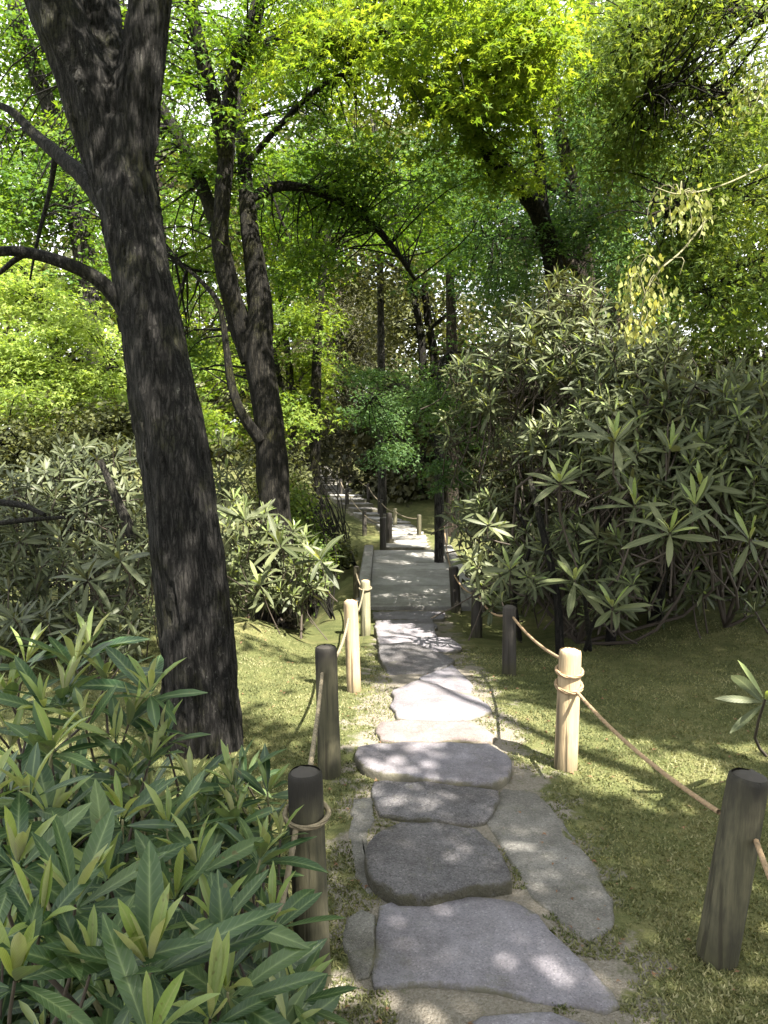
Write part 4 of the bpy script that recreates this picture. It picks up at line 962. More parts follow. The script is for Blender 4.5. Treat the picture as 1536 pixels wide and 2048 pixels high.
std_tree('maple_tree', 'green maple far behind the forked top of the big dark trunk', [pad(250 + o_, y_, 15, 120, 70, 1.3, n_, 28, .42, .085) for (o_, y_, n_) in [(-120, 30, 50), (60, 120, 46), (180, 130, 34), (-220, 230, 50), (20, 240, 40), (240, 20, 36), (380, 60, 40), (400, 150, 30), (500, 30, 40), (330, 330, 36), (-180, 120, 50), (-60, 330, 40), (-200, 420, 40), (60, 440, 46), (160, 560, 46), (-150, 560, 40), (140, 30, 30), (250, 420, 30)]],
    T_STAR3, M['maple_mid'], M['bark_brown'], 111, [gb(330, 15, 30), (330, 700, 15, 26), (318, 400, 15, 20), (300, 150, 15, 14), (290, -60, 15, 8)],
    [[(318, 400, 15, 12), (380, 330, 15, 8), (450, 250, 15, 4)], [(322, 480, 15, 12), (220, 400, 15, 8), (120, 360, 15, 4)], [(325, 560, 15, 10), (420, 520, 15, 7), (500, 440, 15, 4)]])
std_tree('maple_tree', 'tall green maple far behind the bare limb of the arching maple', [pad(870 + o_, y_, 15.5, 110, 60, 1.3, n_, 28, .42, .085) for (o_, y_, n_) in [(-60, 340, 26), (60, 400, 44), (-120, 420, 30), (40, 480, 40), (160, 300, 36), (-180, 350, 14), (120, 560, 40), (30, 250, 20), (200, 420, 30)]],
    T_STAR3, M['maple_blue'], M['bark_brown'], 113, [gb(905, 15.5, 28), (905, 760, 15.5, 24), (900, 560, 15.5, 18), (890, 380, 15.5, 12), (880, 230, 15.5, 6)],
    [[(900, 560, 15.5, 10), (960, 480, 15.5, 7), (1020, 420, 15.5, 4)], [(895, 480, 15.5, 10), (820, 420, 15.5, 7), (740, 400, 15.5, 4)]])
std_tree('maple_tree', 'leafy maple spreading high over the middle of the path', [pad(700 + o_, y_, 12.5, 110, 45, 1.1, n_, 30, .34, .07) for (o_, y_, n_) in [(-150, 290, 36), (-60, 360, 44), (60, 340, 30), (-180, 420, 36), (130, 420, 36), (0, 440, 40), (-100, 520, 30), (200, 500, 24)]],
    T_STAR3, M['maple_mid'], M['bark_moss'], 115, [gb(628, 13, 24), (632, 800, 13, 20), (640, 600, 12.8, 16), (660, 440, 12.6, 12), (680, 300, 12.5, 6)],
    [[(640, 600, 12.8, 10), (580, 480, 12.5, 8), (540, 380, 12.4, 4)], [(650, 520, 12.7, 10), (740, 450, 12.5, 8), (830, 420, 12.5, 4)]])
for q, (px, d, hh_, lab) in enumerate([(1075, 9.5, 90, 'added dark leaf fill blocking light behind the left end of the big right shrub'), (1180, 8.6, 110, 'added dark leaf fill blocking light directly behind the middle of the big right shrub'), (1400, 8.2, 130, 'added dark leaf fill blocking light behind the right half of the big right shrub'), (1560, 7.6, 130, 'added dark leaf fill blocking light at the right edge behind the big right shrub')]):  # dark leaf masses added to keep light out behind the big shrub
    std_tree('shade_fill', lab, [pad(px + o_, y_, d, 110 if px > 1100 else 70, hh_, .6, n_, 26, .24, .075) for (o_, y_, n_) in [(0, 1210, 70), (0, 1130, 90), (0, 950, 90), (20, 800, 70)]], T_RHOMB, M['yew'], M['bark_black'], 500 + q,
        [gb(px, d + .2, 22), (px + 5, 1050, d + .2, 16), (px, 850, d + .2, 8)], cat='shrub', tilt=.8, flat=.4, do_cull=False)
# --- far wood, read as one mass -------------------------------------------------------------------------
r2 = np.random.default_rng(123)
wp = []
for k in range(300):
    a = r2.uniform(-.62, .62); dd = r2.uniform(28, 55)
    x = dd * math.tan(a); zt = r2.uniform(.5, 15) if k % 3 else r2.uniform(.5, 4)
    wp.append(((x, dd, float(h(x, dd)) + zt), (3.2, 2.5, 1.6), 26, 22, .9, .32))
for k in range(60):
    s_ = 1 if k % 2 else -1
    dd = r2.uniform(9, 30); x = s_ * (dd * .6 + r2.uniform(2, 9)) 
    wp.append(((x, dd, float(h(x, dd)) + r2.uniform(.5, 7)), (2.6, 2.5, 1.6), 24, 22, .8, .28))
wr = bpy.data.objects.new('far_wood', None)
C, D, Nn, S, SC = sprays(wp, r2, tilt=.5, flat=.35)
k = C[:, 2] > h(C[:, 0], C[:, 1]); V, Fa = instance(T_RHOMB, C[k], D[k], Nn[k], S[k]); STAT['tri'] += len(Fa)
bpy.data.objects.remove(wr)
link('woods', raw_mesh('woods', V, [Fa], M['olive'], smooth=False), kind='stuff', label='far-off wood closing the view behind the garden trees')

# --- unseen trees added right of and behind the viewer to shade the path -----------------------------------------
def shade_tree(label, foot, pads, seed, mat):
    foot = np.array([foot[0], foot[1], float(h(foot[0], foot[1]))])
    t = thing('maple_tree', label, 'tree', foot)  # invented out-of-view tree that blocks the sun
    pads = [(a, b, int(c * 1.7), d_, e_, f_ * 1.12) for a, b, c, d_, e_, f_ in pads]
    top = np.mean([p[0] for p in pads], axis=0)
    mb = MB(); mid = (foot + top) / 2 * np.array([.5, .5, 1]) + foot * np.array([.5, .5, 0])
    add_tube(mb, [foot - (0, 0, .1), foot + (0, 0, 1.5), mid + (0, 0, .3), top], np.array([.24, .19, .15, .07]), 14, .12, seed, n=24); part('trunk', mb, M['bark_moss'], t)
    SC = crown(t, pads, T_RHOMB, mat, seed); 
    for p in pads:
        mb = MB(); pc = np.asarray(p[0]); add_tube(mb, [mid, (mid + pc) / 2 + (0, 0, .4), pc], np.array([.09, .06, .02]), 8, .1, seed, n=10); part('branch', mb, M['bark_moss'], t)
shade_tree('unseen tall maple added right of the near posts to shade the path', (4.6, -.8), [((2.6, -1.6, 5.6), (1.7, 1.6, .6), 110, 34, .36, .095), ((3.9, .4, 5.8), (1.6, 1.5, .6), 110, 34, .36, .095), ((4.9, 2.0, 5.9), (1.5, 1.5, .6), 90, 34, .36, .095), ((5.9, -.4, 6.3), (1.6, 1.5, .6), 70, 34, .36, .095), ((3.2, 1.8, 6.6), (1.6, 1.5, .6), 80, 34, .36, .095)], 201, M['maple_mid'])
shade_tree('unseen spreading maple added behind the viewer to shade the near slabs', (2.2, -5.0), [((1.2, -2.6, 5.2), (1.6, 1.5, .6), 100, 34, .36, .095), ((2.8, -3.6, 5.6), (1.6, 1.5, .6), 90, 34, .36, .095), ((.4, -4.2, 5.6), (1.6, 1.5, .6), 70, 34, .36, .095), ((1.9, -1.0, 6.0), (1.4, 1.3, .5), 70, 34, .36, .095)], 203, M['maple_mid'])
shade_tree('unseen leafy maple added right of the big shrub to shade its front', (8.6, 3.4), [((5.3, 4.5, 5.7), (1.3, 1.3, .6), 90, 34, .36, .095), ((6.0, 6.0, 6.4), (1.4, 1.2, .6), 80, 34, .36, .095), ((4.4, 3.4, 5.7), (1.0, 1.0, .5), 60, 34, .36, .095), ((6.6, 3.0, 5.6), (1.6, 1.6, .7), 80, 34, .36, .095), ((7.2, 5.2, 6.2), (1.7, 1.6, .7), 80, 34, .36, .095), ((6.2, 1.2, 7.2), (1.7, 1.6, .7), 70, 34, .36, .095)], 205, M['maple_mid'])

# ------------------------------------------------------------------ rhododendrons
def leaf_template(width=.25, seg=6, fold=.10, curl=.16, cols=3):
    V, A = [], []
    for k in range(seg + 1):
        t = k / seg
        w = width * .5 * (math.sin(math.pi * t ** 1.25) ** .62 if 0 < t < 1 else 0.06)
        if k == 0: w = .012
        z = -curl * t * t
        for c in (-1, 0, 1):
            V.append((c * w, t, z + (fold * w * 2 * abs(c)))); A.append(1.0 if c == 0 else 0.0)
    Fq = []
    for k in range(seg):
        for c in range(2):
            a = k * 3 + c; Fq.append((a, a + 1, a + 4, a + 3))
    return np.array(V, float), np.array(Fq), np.array(A)
def leaf_mesh(name, mat, **k):
    V, Fq, A = leaf_template(**k); m = raw_mesh(name, V, [Fq], mat, True, 'rib', A)
    at = m.attributes.new('vein', 'FLOAT', 'POINT'); at.data.foreach_set('value', (V[:, 1] * 13 - (1 - A) * 1.6).astype(np.float32)); return m
def rosette(c, axis, n, size, r2, young=.3, spread=(55, 100)):
    """frames (C, D, N, S, is_young) of one whorl of leaves at a stem tip"""
    axis = axis / np.linalg.norm(axis)
    u = np.cross(axis, [.2, .9, .3]); u /= np.linalg.norm(u); v = np.cross(axis, u)
    out = []
    ph0 = r2.uniform(0, 6.28); ny_ = int(round(n * young))
    for k in range(n):
        yng = k < ny_
        ph = ph0 + k * 2.39996 + r2.normal(0, .15)
        th = math.radians(r2.uniform(12, 38) if yng else r2.uniform(*spread))
        radl = math.cos(ph) * u + math.sin(ph) * v
        d = axis * math.cos(th) + radl * math.sin(th); nn = axis * math.sin(th) - radl * math.cos(th)
        nn = nn + r2.normal(0, .3, 3); d = d + r2.normal(0, .12, 3)
        s = size * (r2.uniform(.55, .8) if yng else r2.uniform(.75, 1.15))
        cc = c - axis * (0 if yng else r2.uniform(0, .03)) + d * .012
        out.append((cc, d, nn, s, yng))
    return out
def frame_matrix(C, D, Nn, S):
    D = D / np.linalg.norm(D); X = np.cross(D, Nn); X /= np.linalg.norm(X); Z = np.cross(X, D)
    Mx = Matrix.Identity(4)
    for r_ in range(3):
        Mx[r_][0] = X[r_] * S; Mx[r_][1] = D[r_] * S; Mx[r_][2] = Z[r_] * S; Mx[r_][3] = C[r_]
    return Mx
def shrub(name, label, base, leaves, old_kw, young_kw, old_mat, young_mat, n_ind, seed):
    t = thing(name, label, 'shrub', base)
    r2 = np.random.default_rng(seed)
    olds = [leaf_mesh('leaf', old_mat, **dict(old_kw, curl=c, width=old_kw['width'] * w)) for c, w in ((.10, 1), (.22, .9), (.40, 1.08), (.02, .95))]
    yngs = [leaf_mesh('leaf', young_mat, **dict(young_kw, curl=c)) for c in (.02, -.08, .14)]
    def score(l):
        C = l[0]; q = C - np.array([0, 0, EYE]); d = q[1] * CP - q[2] * SP
        if d < .3: return -1
        x = q[0] / d; y = (q[1] * SP + q[2] * CP) / d
        if abs(x) > .52 or abs(y) > .69: return -1
        return l[3] / d
    sc = np.array([score(l) for l in leaves]); order = np.argsort(-sc)
    ind = [k for k in order[:n_ind] if sc[k] > 0]; inds = set(ind)
    bl = Vector([float(x) for x in base])
    for k in ind:
        C, D, Nn, S, y = leaves[k]
        me = yngs[r2.integers(len(yngs))] if y else olds[r2.integers(len(olds))]
        o = bpy.data.objects.new('leaf', me); COL.objects.link(o); o.parent = t
        mx = frame_matrix(C, D, Nn, S); mx.translation -= bl; o.matrix_local = mx
    for yv, mat_, kw_ in ((False, old_mat, old_kw), (True, young_mat, young_kw)):
        rest = [l for k, l in enumerate(leaves) if k not in inds and l[4] == yv]
        if not rest: continue
        V, Fq, A = leaf_template(**dict(kw_, seg=4))
        C = np.array([l[0] for l in rest]); D = np.array([l[1] for l in rest]); Nn = np.array([l[2] for l in rest]); S = np.array([l[3] for l in rest])
        D = D / np.linalg.norm(D, axis=1)[:, None]; X = np.cross(D, Nn); X /= np.linalg.norm(X, axis=1)[:, None]; Z = np.cross(X, D)
        VV = C[:, None] + S[:, None, None] * (V[None, :, 0:1] * X[:, None] + V[None, :, 1:2] * D[:, None] + V[None, :, 2:3] * Z[:, None])
        FF = (Fq[None] + (np.arange(len(C)) * len(V))[:, None, None]).reshape(-1, 4)
        STAT['tri'] += len(FF) * 2
        link('leaves', raw_mesh('leaves', VV.reshape(-1, 3) - np.array(base), [FF], mat_, True, 'rib', np.tile(A, len(C))), t, kind='stuff')
    return t
def stems(t, tips, feet, seed, mat_top, mat_low, r0, nm_tip='stem', ind=0, full=1.0):
    r2 = np.random.default_rng(seed); mb = MB(); feet = np.asarray(feet)
    for k, (c, ax) in enumerate(tips):
        ax = ax / np.linalg.norm(ax)
        if r2.random() > full:
            q = c - ax * r2.uniform(.12, .3); q2 = q + r2.normal(0, .12, 3) - np.array([0, -.1, .12])
            add_tube(mb, [c, q, q2], np.array([r0 * .5, r0 * .6, r0 * .7]), 5, n=5, cap=False); continue
        f = feet[np.argmin(np.linalg.norm((feet - c)[:, :2], axis=1) + r2.uniform(0, .4, len(feet)))]
        if np.linalg.norm((f - c)[:2]) > (c[2] - f[2]) * 1.1 + .1: continue
        m1 = c - ax * .22; mid = (f + m1) / 2 + r2.normal(0, .11 if full < 1 else .06, 3) * np.linalg.norm(c - f)
        rr = np.array([r0 * 1.6, r0 * 1.15, r0 * .75, r0 * .5])
        if k < ind:
            m2 = MB(); add_tube(m2, [f, mid, m1, c], rr, 7, n=16); part('stem', m2, mat_top, t)
        else:
            add_tube(mb, [f, mid, m1, c], rr, 5, n=9, cap=False)
    if mb.n: part('stems', mb, mat_low, t, kind='stuff')

r2 = np.random.default_rng(77)
# foreground shrub, bottom left
fg = [(300, 1935, 1.32, .19, 14), (455, 1985, 1.42, .18, 13), (105, 1500, 2.05, .17, 12), (100, 1640, 1.75, .17, 12), (300, 1385, 2.35, .17, 11), (150, 1330, 2.4, .18, 11), (125, 1400, 2.3, .16, 10), (245, 1640, 1.85, .16, 12), (335, 1660, 1.9, .15, 11),
      (385, 1575, 2.2, .15, 12), (465, 1570, 2.25, .15, 12), (535, 1585, 2.25, .13, 9), (520, 1720, 1.95, .15, 11), (255, 1555, 2.15, .14, 10), (60, 1600, 1.75, .16, 10), (35, 1730, 1.5, .17, 10), (150, 1810, 1.45, .17, 11), (395, 1730, 1.8, .15, 11),
      (430, 1850, 1.6, .16, 12), (545, 1845, 1.68, .14, 10), (590, 1990, 1.62, .13, 8), (30, 1960, 1.22, .17, 10), (215, 1760, 1.6, .16, 11), (470, 1650, 2.1, .14, 10), (180, 1950, 1.3, .16, 10), (20, 1500, 2.2, .16, 10), (560, 1680, 2.05, .13, 8), (230, 1480, 2.2, .15, 9), (350, 1800, 1.6, .16, 10), (80, 1850, 1.35, .16, 10), (-40, 1620, 1.7, .17, 10), (420, 2040, 1.3, .17, 10), (300, 2080, 1.2, .17, 10)]
fg += [(50, 1330, 2.5, .17, 10), (20, 1400, 2.4, .17, 10), (210, 1360, 2.45, .16, 10), (90, 1420, 2.25, .16, 10), (170, 1450, 2.2, .15, 10), (260, 1440, 2.3, .15, 10), (330, 1480, 2.3, .14, 9), (-20, 1450, 2.2, .17, 10), (180, 1300, 2.6, .16, 10), (300, 1520, 2.2, .14, 9)]
leaves, tips = [], []
for (a, b, d, s, n) in fg:
    c = W(a, b, d); ax = np.array([r2.normal(.05, .2), r2.normal(-.12, .18), 1.0])
    leaves += rosette(c, ax, n + 1, s * 1.12, r2, .42, (36, 104)); tips.append((c, ax))
for k in range(110):                                            # lower, darker layer
    a = r2.uniform(-120, 600); b = r2.uniform(1560, 2200); d = np.interp(b, [1500, 2050], [2.3, 1.35]) + r2.uniform(.12, .5)
    if a > 330 + (b - 1500) * .55: continue
    c = W(a, b, d); c[2] = max(c[2], .1)
    ax = np.array([r2.normal(.1, .5), r2.normal(-.2, .45), 1.0]); leaves += rosette(c, ax, 10, r2.uniform(.11, .16), r2, .2, (35, 110)); tips.append((c, ax))
for k in range(60):                                            # filling between the upper whorls
    a = r2.uniform(-60, 560); b = r2.uniform(1530, 1760); d = np.interp(b, [1500, 2050], [2.3, 1.35]) + r2.uniform(.05, .35)
    c = W(a, b, d); c[2] -= r2.uniform(0, .12); ax = np.array([r2.normal(.05, .4), r2.normal(-.2, .35), 1.0]); leaves += rosette(c, ax, 9, r2.uniform(.11, .15), r2, .25, (35, 108)); tips.append((c, ax))
base = np.array([-.75, 1.75, float(h(-.75, 1.75))])
s1 = shrub('rhododendron', 'nearest shrub, bottom left corner, big glossy blue green leaves with pale upright young leaves', base, leaves, dict(width=.235), dict(width=.17, fold=.35), M['rh_fg'], M['rh_young'], 295, 1)
stems(s1, tips, [base + np.array([x, y, 0.]) for x, y in ((-.3, -.1), (.1, .1), (.35, .25), (-.1, .4), (.45, -.2), (-.5, .3))], 2, M['stem_green'], M['stem_brown'], .006, ind=14)

def vol_shrub(name, label, base, surf, fill, size, n_ind, seed, mats, young, feet, r0, lit_extra=()):
    r2 = np.random.default_rng(seed); leaves, tips = [], []
    for (a, b, d, out) in surf:
        c = W(a, b, d); 
        if c[2] < h(c[0], c[1]) + .12: continue
        ax = np.array(out, float) + r2.normal(0, .3, 3)
        leaves += rosette(c, ax, int(r2.integers(9, 14)), size * r2.uniform(.75, 1.15), r2, young, (38, 112)); tips.append((c, ax))
    for (a, b, d, n) in lit_extra:
        c = W(a, b, d); ax = np.array([-.15, -.55, .85]); leaves += rosette(c, ax, n, size * 1.55, r2, .35, (45, 108)); tips.append((c, ax))
    t = shrub(name, label, base, leaves, dict(width=.175), dict(width=.17, fold=.2), mats[0], mats[1], n_ind, seed)
    stems(t, tips, feet, seed, M['stem_green'], M['stem_brown'], r0, ind=0, full=.035)
    return t
# big right shrub: outline in the photo, depth varies over it
def inside(poly, x, y):
    c = False; n = len(poly)
    for k in range(n):
        (x1, y1), (x2, y2) = poly[k], poly[(k + 1) % n]
        if (y1 > y) != (y2 > y) and x < (x2 - x1) * (y - y1) / (y2 - y1) + x1: c = not c
    return c
out_r = [(1110, 540), (1190, 560), (1270, 640), (1400, 700), (1560, 740), (1600, 1150), (1530, 1200), (1450, 1150), (1330, 1120), (1240, 1230), (1180, 1240), (1090, 1160), (1000, 1180), (960, 1090), (900, 1080), (885, 980), (890, 850), (900, 740), (960, 660), (1040, 590)]
surf = []
while len(surf) < 900:
    a, b = r2.uniform(870, 1600), r2.uniform(530, 1250)
    if not inside(out_r, a, b): continue
    if b > 1060 and r2.random() < .6: continue
    if a < 960 and b > 960 and r2.random() < .7: continue
    if vnoise(a / 95., b / 80., 44) < .40 or (a > 1270 and b > 1085): continue
    dd = np.interp(a, [880, 1050, 1250, 1500], [7.6, 6.3, 5.4, 5.0]) + np.interp(b, [540, 800, 1000, 1200], [1.0, .3, 0, .1]) + abs(r2.normal(0, .45))
    surf.append((a, b, dd, (-.35, -.45, .85)))
for k in range(520):
    a, b = r2.uniform(900, 1700), r2.uniform(600, 1240)
    if not inside(out_r, min(a, 1590), b): continue
    surf.append((a, b, np.interp(a, [880, 1050, 1250, 1500], [8.2, 7.2, 6.6, 6.4]) + r2.uniform(0, 1.2), (-.2, -.3, .9)))
surf += [(r2.uniform(940, 1560), r2.uniform(1040, 1235), 5.9 + abs(r2.normal(0, .6)), (-.3, -.6, .7)) for _ in range(90)]
lit = [(1120, 965, 4.9, 14), (1230, 880, 4.8, 14), (1150, 1160, 4.9, 12), (1225, 1215, 4.7, 12), (1340, 1065, 4.5, 13), (1270, 1010, 4.8, 11), (1390, 1010, 4.8, 11), (1020, 1140, 5.6, 11), (1400, 970, 5.0, 11), (1530, 1400, 3.1, 8), (1500, 1080, 4.6, 11), (1340, 900, 5.2, 11)]
for (a, b, d, n) in lit[:6] + [lit[7], lit[11]]: beam(W(a, b, d), .32)
base = W(1250, 1290, 6.4); base[2] = float(h(base[0], base[1]))
feet = [base + np.array([x, y, float(h(base[0] + x, base[1] + y)) - base[2]]) for x, y in ((-.4, 0), (0, .5), (.5, .2), (.9, .6), (1.4, .4), (-.2, .9), (.3, 1.2), (1.9, .7), (1.2, 1.2), (2.5, .9), (.7, 1.6), (-.4, .5), (.8, -.1), (1.7, .1), (2.2, .3))]
s2 = vol_shrub('rhododendron', 'huge olive leaved shrub right of the path, taller than a person', base, surf, None, .160, 295, 5, (M['rh_olive'], M['rh_young']), .16, feet, .011, lit)
# its crooked lower stems
for q, pts in enumerate([[(1120, 1310, 6.0, 20), (1115, 1200, 6.0, 16), (1090, 1080, 6.1, 14), (1060, 960, 6.3, 10)], [(1220, 1290, 6.2, 22), (1230, 1180, 6.2, 18), (1215, 1060, 6.1, 14), (1240, 940, 6.0, 10)], [(1310, 1250, 6.5, 34), (1325, 1120, 6.6, 26), (1350, 980, 6.6, 20), (1330, 840, 6.6, 14)], [(1180, 1300, 5.6, 9), (1172, 1220, 5.4, 8), (1165, 1170, 5.1, 7)], [(1170, 1300, 5.6, 8), (1190, 1240, 5.2, 7), (1222, 1215, 4.75, 6)], [(1040, 1280, 6.6, 10), (1030, 1180, 6.5, 9), (1060, 1090, 6.4, 7), (1030, 1010, 6.4, 5)]]):
    limb(s2, pts, M['bark_black'], 'stem', seed=q, segs=8)
# left shrubs behind the dark trunk
out_l = [(-60, 950), (60, 930), (110, 890), (200, 880), (330, 870), (330, 1240), (250, 1290), (-60, 1330)]
surf = []
while len(surf) < 330:
    a, b = r2.uniform(-80, 340), r2.uniform(860, 1320)
    if not inside(out_l, a, b): continue
    surf.append((a, b, np.interp(b, [880, 1250], [6.3, 5.2]) + abs(r2.normal(0, .55)), (.25, -.35, .9)))
base = W(170, 1270, 6.0); base[2] = float(h(base[0], base[1]))
feet = [base + np.array([x, y, float(h(base[0] + x, base[1] + y)) - base[2]]) for x, y in ((-.6, .2), (-.1, 0), (.4, .3), (.1, .6), (-1, .5))]
surf += [(r2.uniform(-100, 320), r2.uniform(1230, 1400), 4.9 + abs(r2.normal(0, .3)), (.25, -.4, .9)) for _ in range(70)]
surf += [(r2.uniform(-60, 330), r2.uniform(930, 1290), 6.6 + r2.uniform(0, .8), (.2, -.3, .9)) for _ in range(150)]
s3 = vol_shrub('rhododendron', 'grey olive shrub left of the big dark trunk with narrow upright leaf whorls', base, surf, None, .165, 240, 6, (M['rh_grey'], M['rh_olive']), .2, feet, .009, [(175, 1160, 5.0, 12), (240, 1120, 5.1, 11), (480, 1130, 5.6, 0)])
limb(s3, [(270, 1080, 5.9, 26), (235, 1000, 5.9, 18), (200, 920, 5.9, 12)], M['bark_grey'], 'stem', segs=8)
limb(s3, [(-40, 1050, 5.8, 10), (60, 1040, 5.7, 10), (130, 1035, 5.7, 7)], M['bark_black'], 'stem', segs=8)
limb(s3, [(-40, 1000, 5.8, 14), (40, 1010, 5.7, 13), (90, 1030, 5.6, 9)], M['bark_black'], 'stem', segs=8)
out_m = [(430, 870), (490, 880), (500, 1000), (560, 1020), (640, 1090), (670, 1130), (640, 1190), (590, 1225), (520, 1245), (450, 1230)]
surf = []
while len(surf) < 120:
    a, b = r2.uniform(420, 680), r2.uniform(860, 1245)
    if not inside(out_m, a, b): continue
    surf.append((a, b, 6.9 + (0 if b > 1000 else 1.4) + abs(r2.normal(0, .35)), (.1, -.4, .9)))
base = W(540, 1235, 7.1); base[2] = float(h(base[0], base[1]))
feet = [base + np.array([x, y, float(h(base[0] + x, base[1] + y)) - base[2]]) for x, y in ((-.2, 0), (.1, .2), (.3, -.1))]
s4 = vol_shrub('rhododendron', 'pale leaved shrub between the big dark trunk and the left posts', base, surf, None, .175, 220, 8, (M['rh_olive'], M['rh_young']), .3, feet, .008, [(490, 1040, 6.5, 12), (560, 1090, 6.4, 12), (640, 1120, 6.6, 12), (520, 1170, 6.3, 11)])
for (a, b) in ((490, 1040), (560, 1090), (640, 1120), (600, 1180)): beam(W(a, b, 6.5), .25)

# low fern-green shrub left of the bridge
def low_bush(label, px, py, d, pads, mat, seed, tpl=T_RHOMB):
    b = ground_base(px, d); t = thing('low_shrub', label, 'shrub', b)
    SC = crown(t, pads, tpl, mat, seed, tilt=.6, flat=.4); starts = [b + np.array([rng.normal(0, .1), rng.normal(0, .1), .05]) for _ in range(5)]
    twigs(t, starts, SC, M['bark_black'], seed, .008, .5)
low_bush('low yellow green shrub beside the near left corner of the bridge', 650, 1150, 8.6, [pad(590, 1060, 9.2, 45, 40, .4, 50, 26, .16, .045), pad(605, 1125, 8.8, 35, 40, .4, 40, 26, .15, .042), pad(570, 1010, 9.6, 45, 35, .4, 40, 26, .16, .045)], M['larch'], 301)
low_bush('dark low shrub hiding the left bank beyond the bridge', 690, 1090, 12.0, [pad(660, 1110, 11.5, 28, 18, .3, 30, 26, .15, .06), pad(550, 1000, 13, 40, 40, .4, 60, 26, .22, .065), pad(545, 930, 15, 35, 40, .5, 60, 26, .25, .075), pad(560, 960, 12, 45, 55, .5, 50, 26, .25, .06)], M['olive'], 303)

# hanging vine sprays, pale leaves on bare twigs
def vine(label, pts, clusters, seed):
    r2 = np.random.default_rng(seed)
    P, R_ = px_line([(a, b, d, 5) for a, b, d in pts]); t = thing('vine', label, 'vine', P[0])
    mb = MB(); add_tube(mb, P, np.linspace(.009, .004, len(P)), 6, n=24); 
    SCs = []
    C_, D_, N_, S_ = [], [], [], []
    for (a, b, d, rx, ry, n) in clusters:
        n = int(n * 2.2); s = mpp(d, b); c0 = W(a, b, d)
        for k in range(max(3, n // 30)):
            q = c0 + np.array([r2.normal(0, rx * s * .6), r2.normal(0, .15), r2.normal(0, ry * s * .5)])
            st = P[np.argmin(np.linalg.norm(P - q, axis=1))]
            add_tube(mb, [st, (st + q) / 2 + (0, 0, .1), q, q - (r2.normal(0, .04), 0, r2.uniform(.05, .3))], np.array([.005, .004, .003, .002]), 4, n=9, cap=False)
        cc = c0 + np.stack([r2.normal(0, rx * s * .55, n), r2.normal(0, .18, n), r2.normal(0, ry * s * .55, n)], -1)
        C_.append(cc); D_.append(np.tile([0, 0, -1.0], (n, 1)) + r2.normal(0, .35, (n, 3))); N_.append(r2.normal(0, .5, (n, 3)) + np.array([.2, -.8, .3])); S_.append(r2.uniform(.03, .058, n))
    part('stem', mb, M['stem_green'], t)
    V, Fa = instance(T_RHOMB, np.concatenate(C_), np.concatenate(D_), np.concatenate(N_), np.concatenate(S_)); STAT['tri'] += len(Fa)
    link('leaves', raw_mesh('leaves', V - np.array(t.location), [Fa], M['vine'], smooth=False), t, kind='stuff')
vine('pale vine with yellow leaves dangling above the big right shrub', [(1536, 330, 6.6), (1440, 372, 6.4), (1360, 388, 6.2), (1310, 375, 6.1)], [(1370, 415, 6.2, 60, 35, 70), (1400, 440, 6.2, 20, 25, 24)], 401)
vine('pale hanging vine trailing down over the top of the big right shrub', [(1420, 430, 6.4), (1365, 500, 6.2), (1320, 540, 6.0), (1290, 590, 5.9), (1280, 650, 5.9)], [(1290, 600, 5.9, 50, 60, 90), (1265, 660, 5.9, 30, 30, 30), (1280, 540, 6.0, 30, 40, 30)], 403)
vine('pale leafy vine at the upper right edge of the photo', [(1570, 120, 6.6), (1530, 170, 6.5), (1500, 230, 6.5)], [(1500, 190, 6.5, 40, 50, 60)], 405)
for (a, b, d) in ((1370, 420, 6.2), (1290, 600, 5.9), (1500, 190, 6.5)): beam(W(a, b, d), .3)

# fallen log and stick
lg = W(1390, 1232, 7.0); 
P, R_ = px_line([(1330, 1236, 7.2, 12), (1370, 1230, 7.2, 14), (1430, 1224, 7.2, 13), (1480, 1214, 7.2, 10)])
for q in range(4): P[q][2] = h(P[q][0], P[q][1]) + R_[q] * .8
mb = MB(); add_tube(mb, P, R_, 10, .1, 3, n=18); lo = link('fallen_log', mb.mesh('fallen_log', M['log'])); tag(lo, 'pale fallen log lying in deep shade under the big right shrub', 'log')
P = np.array([G(530, 1240), G(560, 1250), G(610, 1262)]); P[:, 2] = h(P[:, 0], P[:, 1]) + .02
mb = MB(); add_tube(mb, P, np.array([.02, .017, .01]), 7, .1, 2, n=12); lo = link('fallen_branch', mb.mesh('fallen_branch', M['bark_brown'])); tag(lo, 'short broken branch lying at the back edge of the left moss', 'branch')

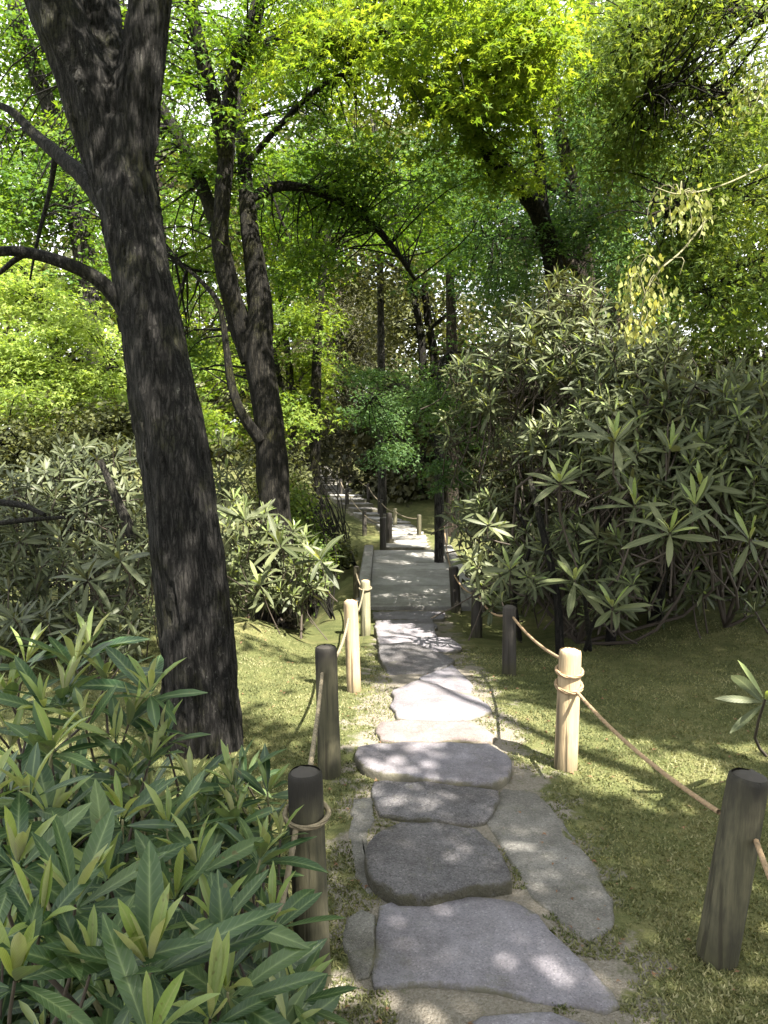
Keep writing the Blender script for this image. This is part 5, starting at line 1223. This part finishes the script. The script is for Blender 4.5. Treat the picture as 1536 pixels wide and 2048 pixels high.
# ------------------------------------------------------------------ ground cover: moss tips, dead leaves
r2 = np.random.default_rng(9)
def in_poly(Q, X, Y):
    c = np.zeros(len(X), bool); n = len(Q)
    for k in range(n):
        x1, y1 = Q[k]; x2, y2 = Q[(k + 1) % n]
        cond = ((y1 > Y) != (y2 > Y)); xi = (x2 - x1) * (Y - y1) / ((y2 - y1) if y2 != y1 else 1e-9) + x1
        c ^= cond & (X < xi)
    return c
n = 260000
yv = 1.3 + 5.2 * r2.random(n) ** 1.45; xv = r2.uniform(-1, 1, n) * (yv * .58 + .35)
dxp = np.abs(xv - path_x(yv)); hwv = np.interp(yv, [-2, 2, 4.2, 6, 8], [.72, .72, .66, .55, .55])
kp = (dxp / hwv + (vnoise(xv * 6, yv * 6, 11) - .5) * .9 + (vnoise(xv * 22, yv * 22, 12) - .5) * .5) > .5
for Q in STONES[:16]: kp &= ~in_poly(Q, xv, yv)
xv, yv = xv[kp], yv[kp]; n = len(xv)
on_sheet = np.abs(xv - path_x(yv)) < np.interp(yv, [-2, 2, 4.2, 6, 8], [.72, .72, .66, .55, .55])
C = np.stack([xv, yv, h(xv, yv) - .002 + np.where(on_sheet, .0085, 0)], -1)
th = r2.uniform(0, 6.28, n); D = np.stack([np.cos(th) * .8, np.sin(th) * .8, r2.uniform(.5, 1.6, n)], -1)
T_TIP = (np.array([(-.28, 0, 0), (.28, 0, 0), (0, 1, 0), (0, .1, .3)]), np.array([(0, 1, 2), (0, 3, 2)]))
V, Fa = instance(T_TIP, C, D, r2.normal(0, 1, (n, 3)), r2.uniform(.006, .019, n)); STAT['tri'] += len(Fa)
M['moss_tip'] = leaf_mat('moss_tip', [(.042, .056, .022), (.092, .106, .044), (.18, .18, .08), (.34, .32, .19)], .25, (1.3, 1.2, .5), .7, .2, clump=1.5)
link('moss', raw_mesh('moss', V, [Fa], M['moss_tip'], smooth=False), kind='stuff', label='short moss tips covering the ground beside the path')
n = 420
yv = r2.uniform(1.8, 7, n); xv = r2.uniform(-.45, .75, n) * yv * .6 + .2
C = np.stack([xv, yv, h(xv, yv) + .016], -1); D = r2.normal(0, 1, (n, 3)); D[:, 2] *= .1; Nn = np.tile([0, 0, 1.], (n, 1)) + r2.normal(0, .3, (n, 3))
V, Fa = instance(T_STAR3, C, D, Nn, r2.uniform(.010, .024, n))
link('leaf_litter', raw_mesh('leaf_litter', V, [Fa], M['dead_leaf'], smooth=False), kind='stuff', label='scattered small red brown dead leaves on moss and path')
print('foliage tris', STAT['tri'], 'objects', len(bpy.data.objects))
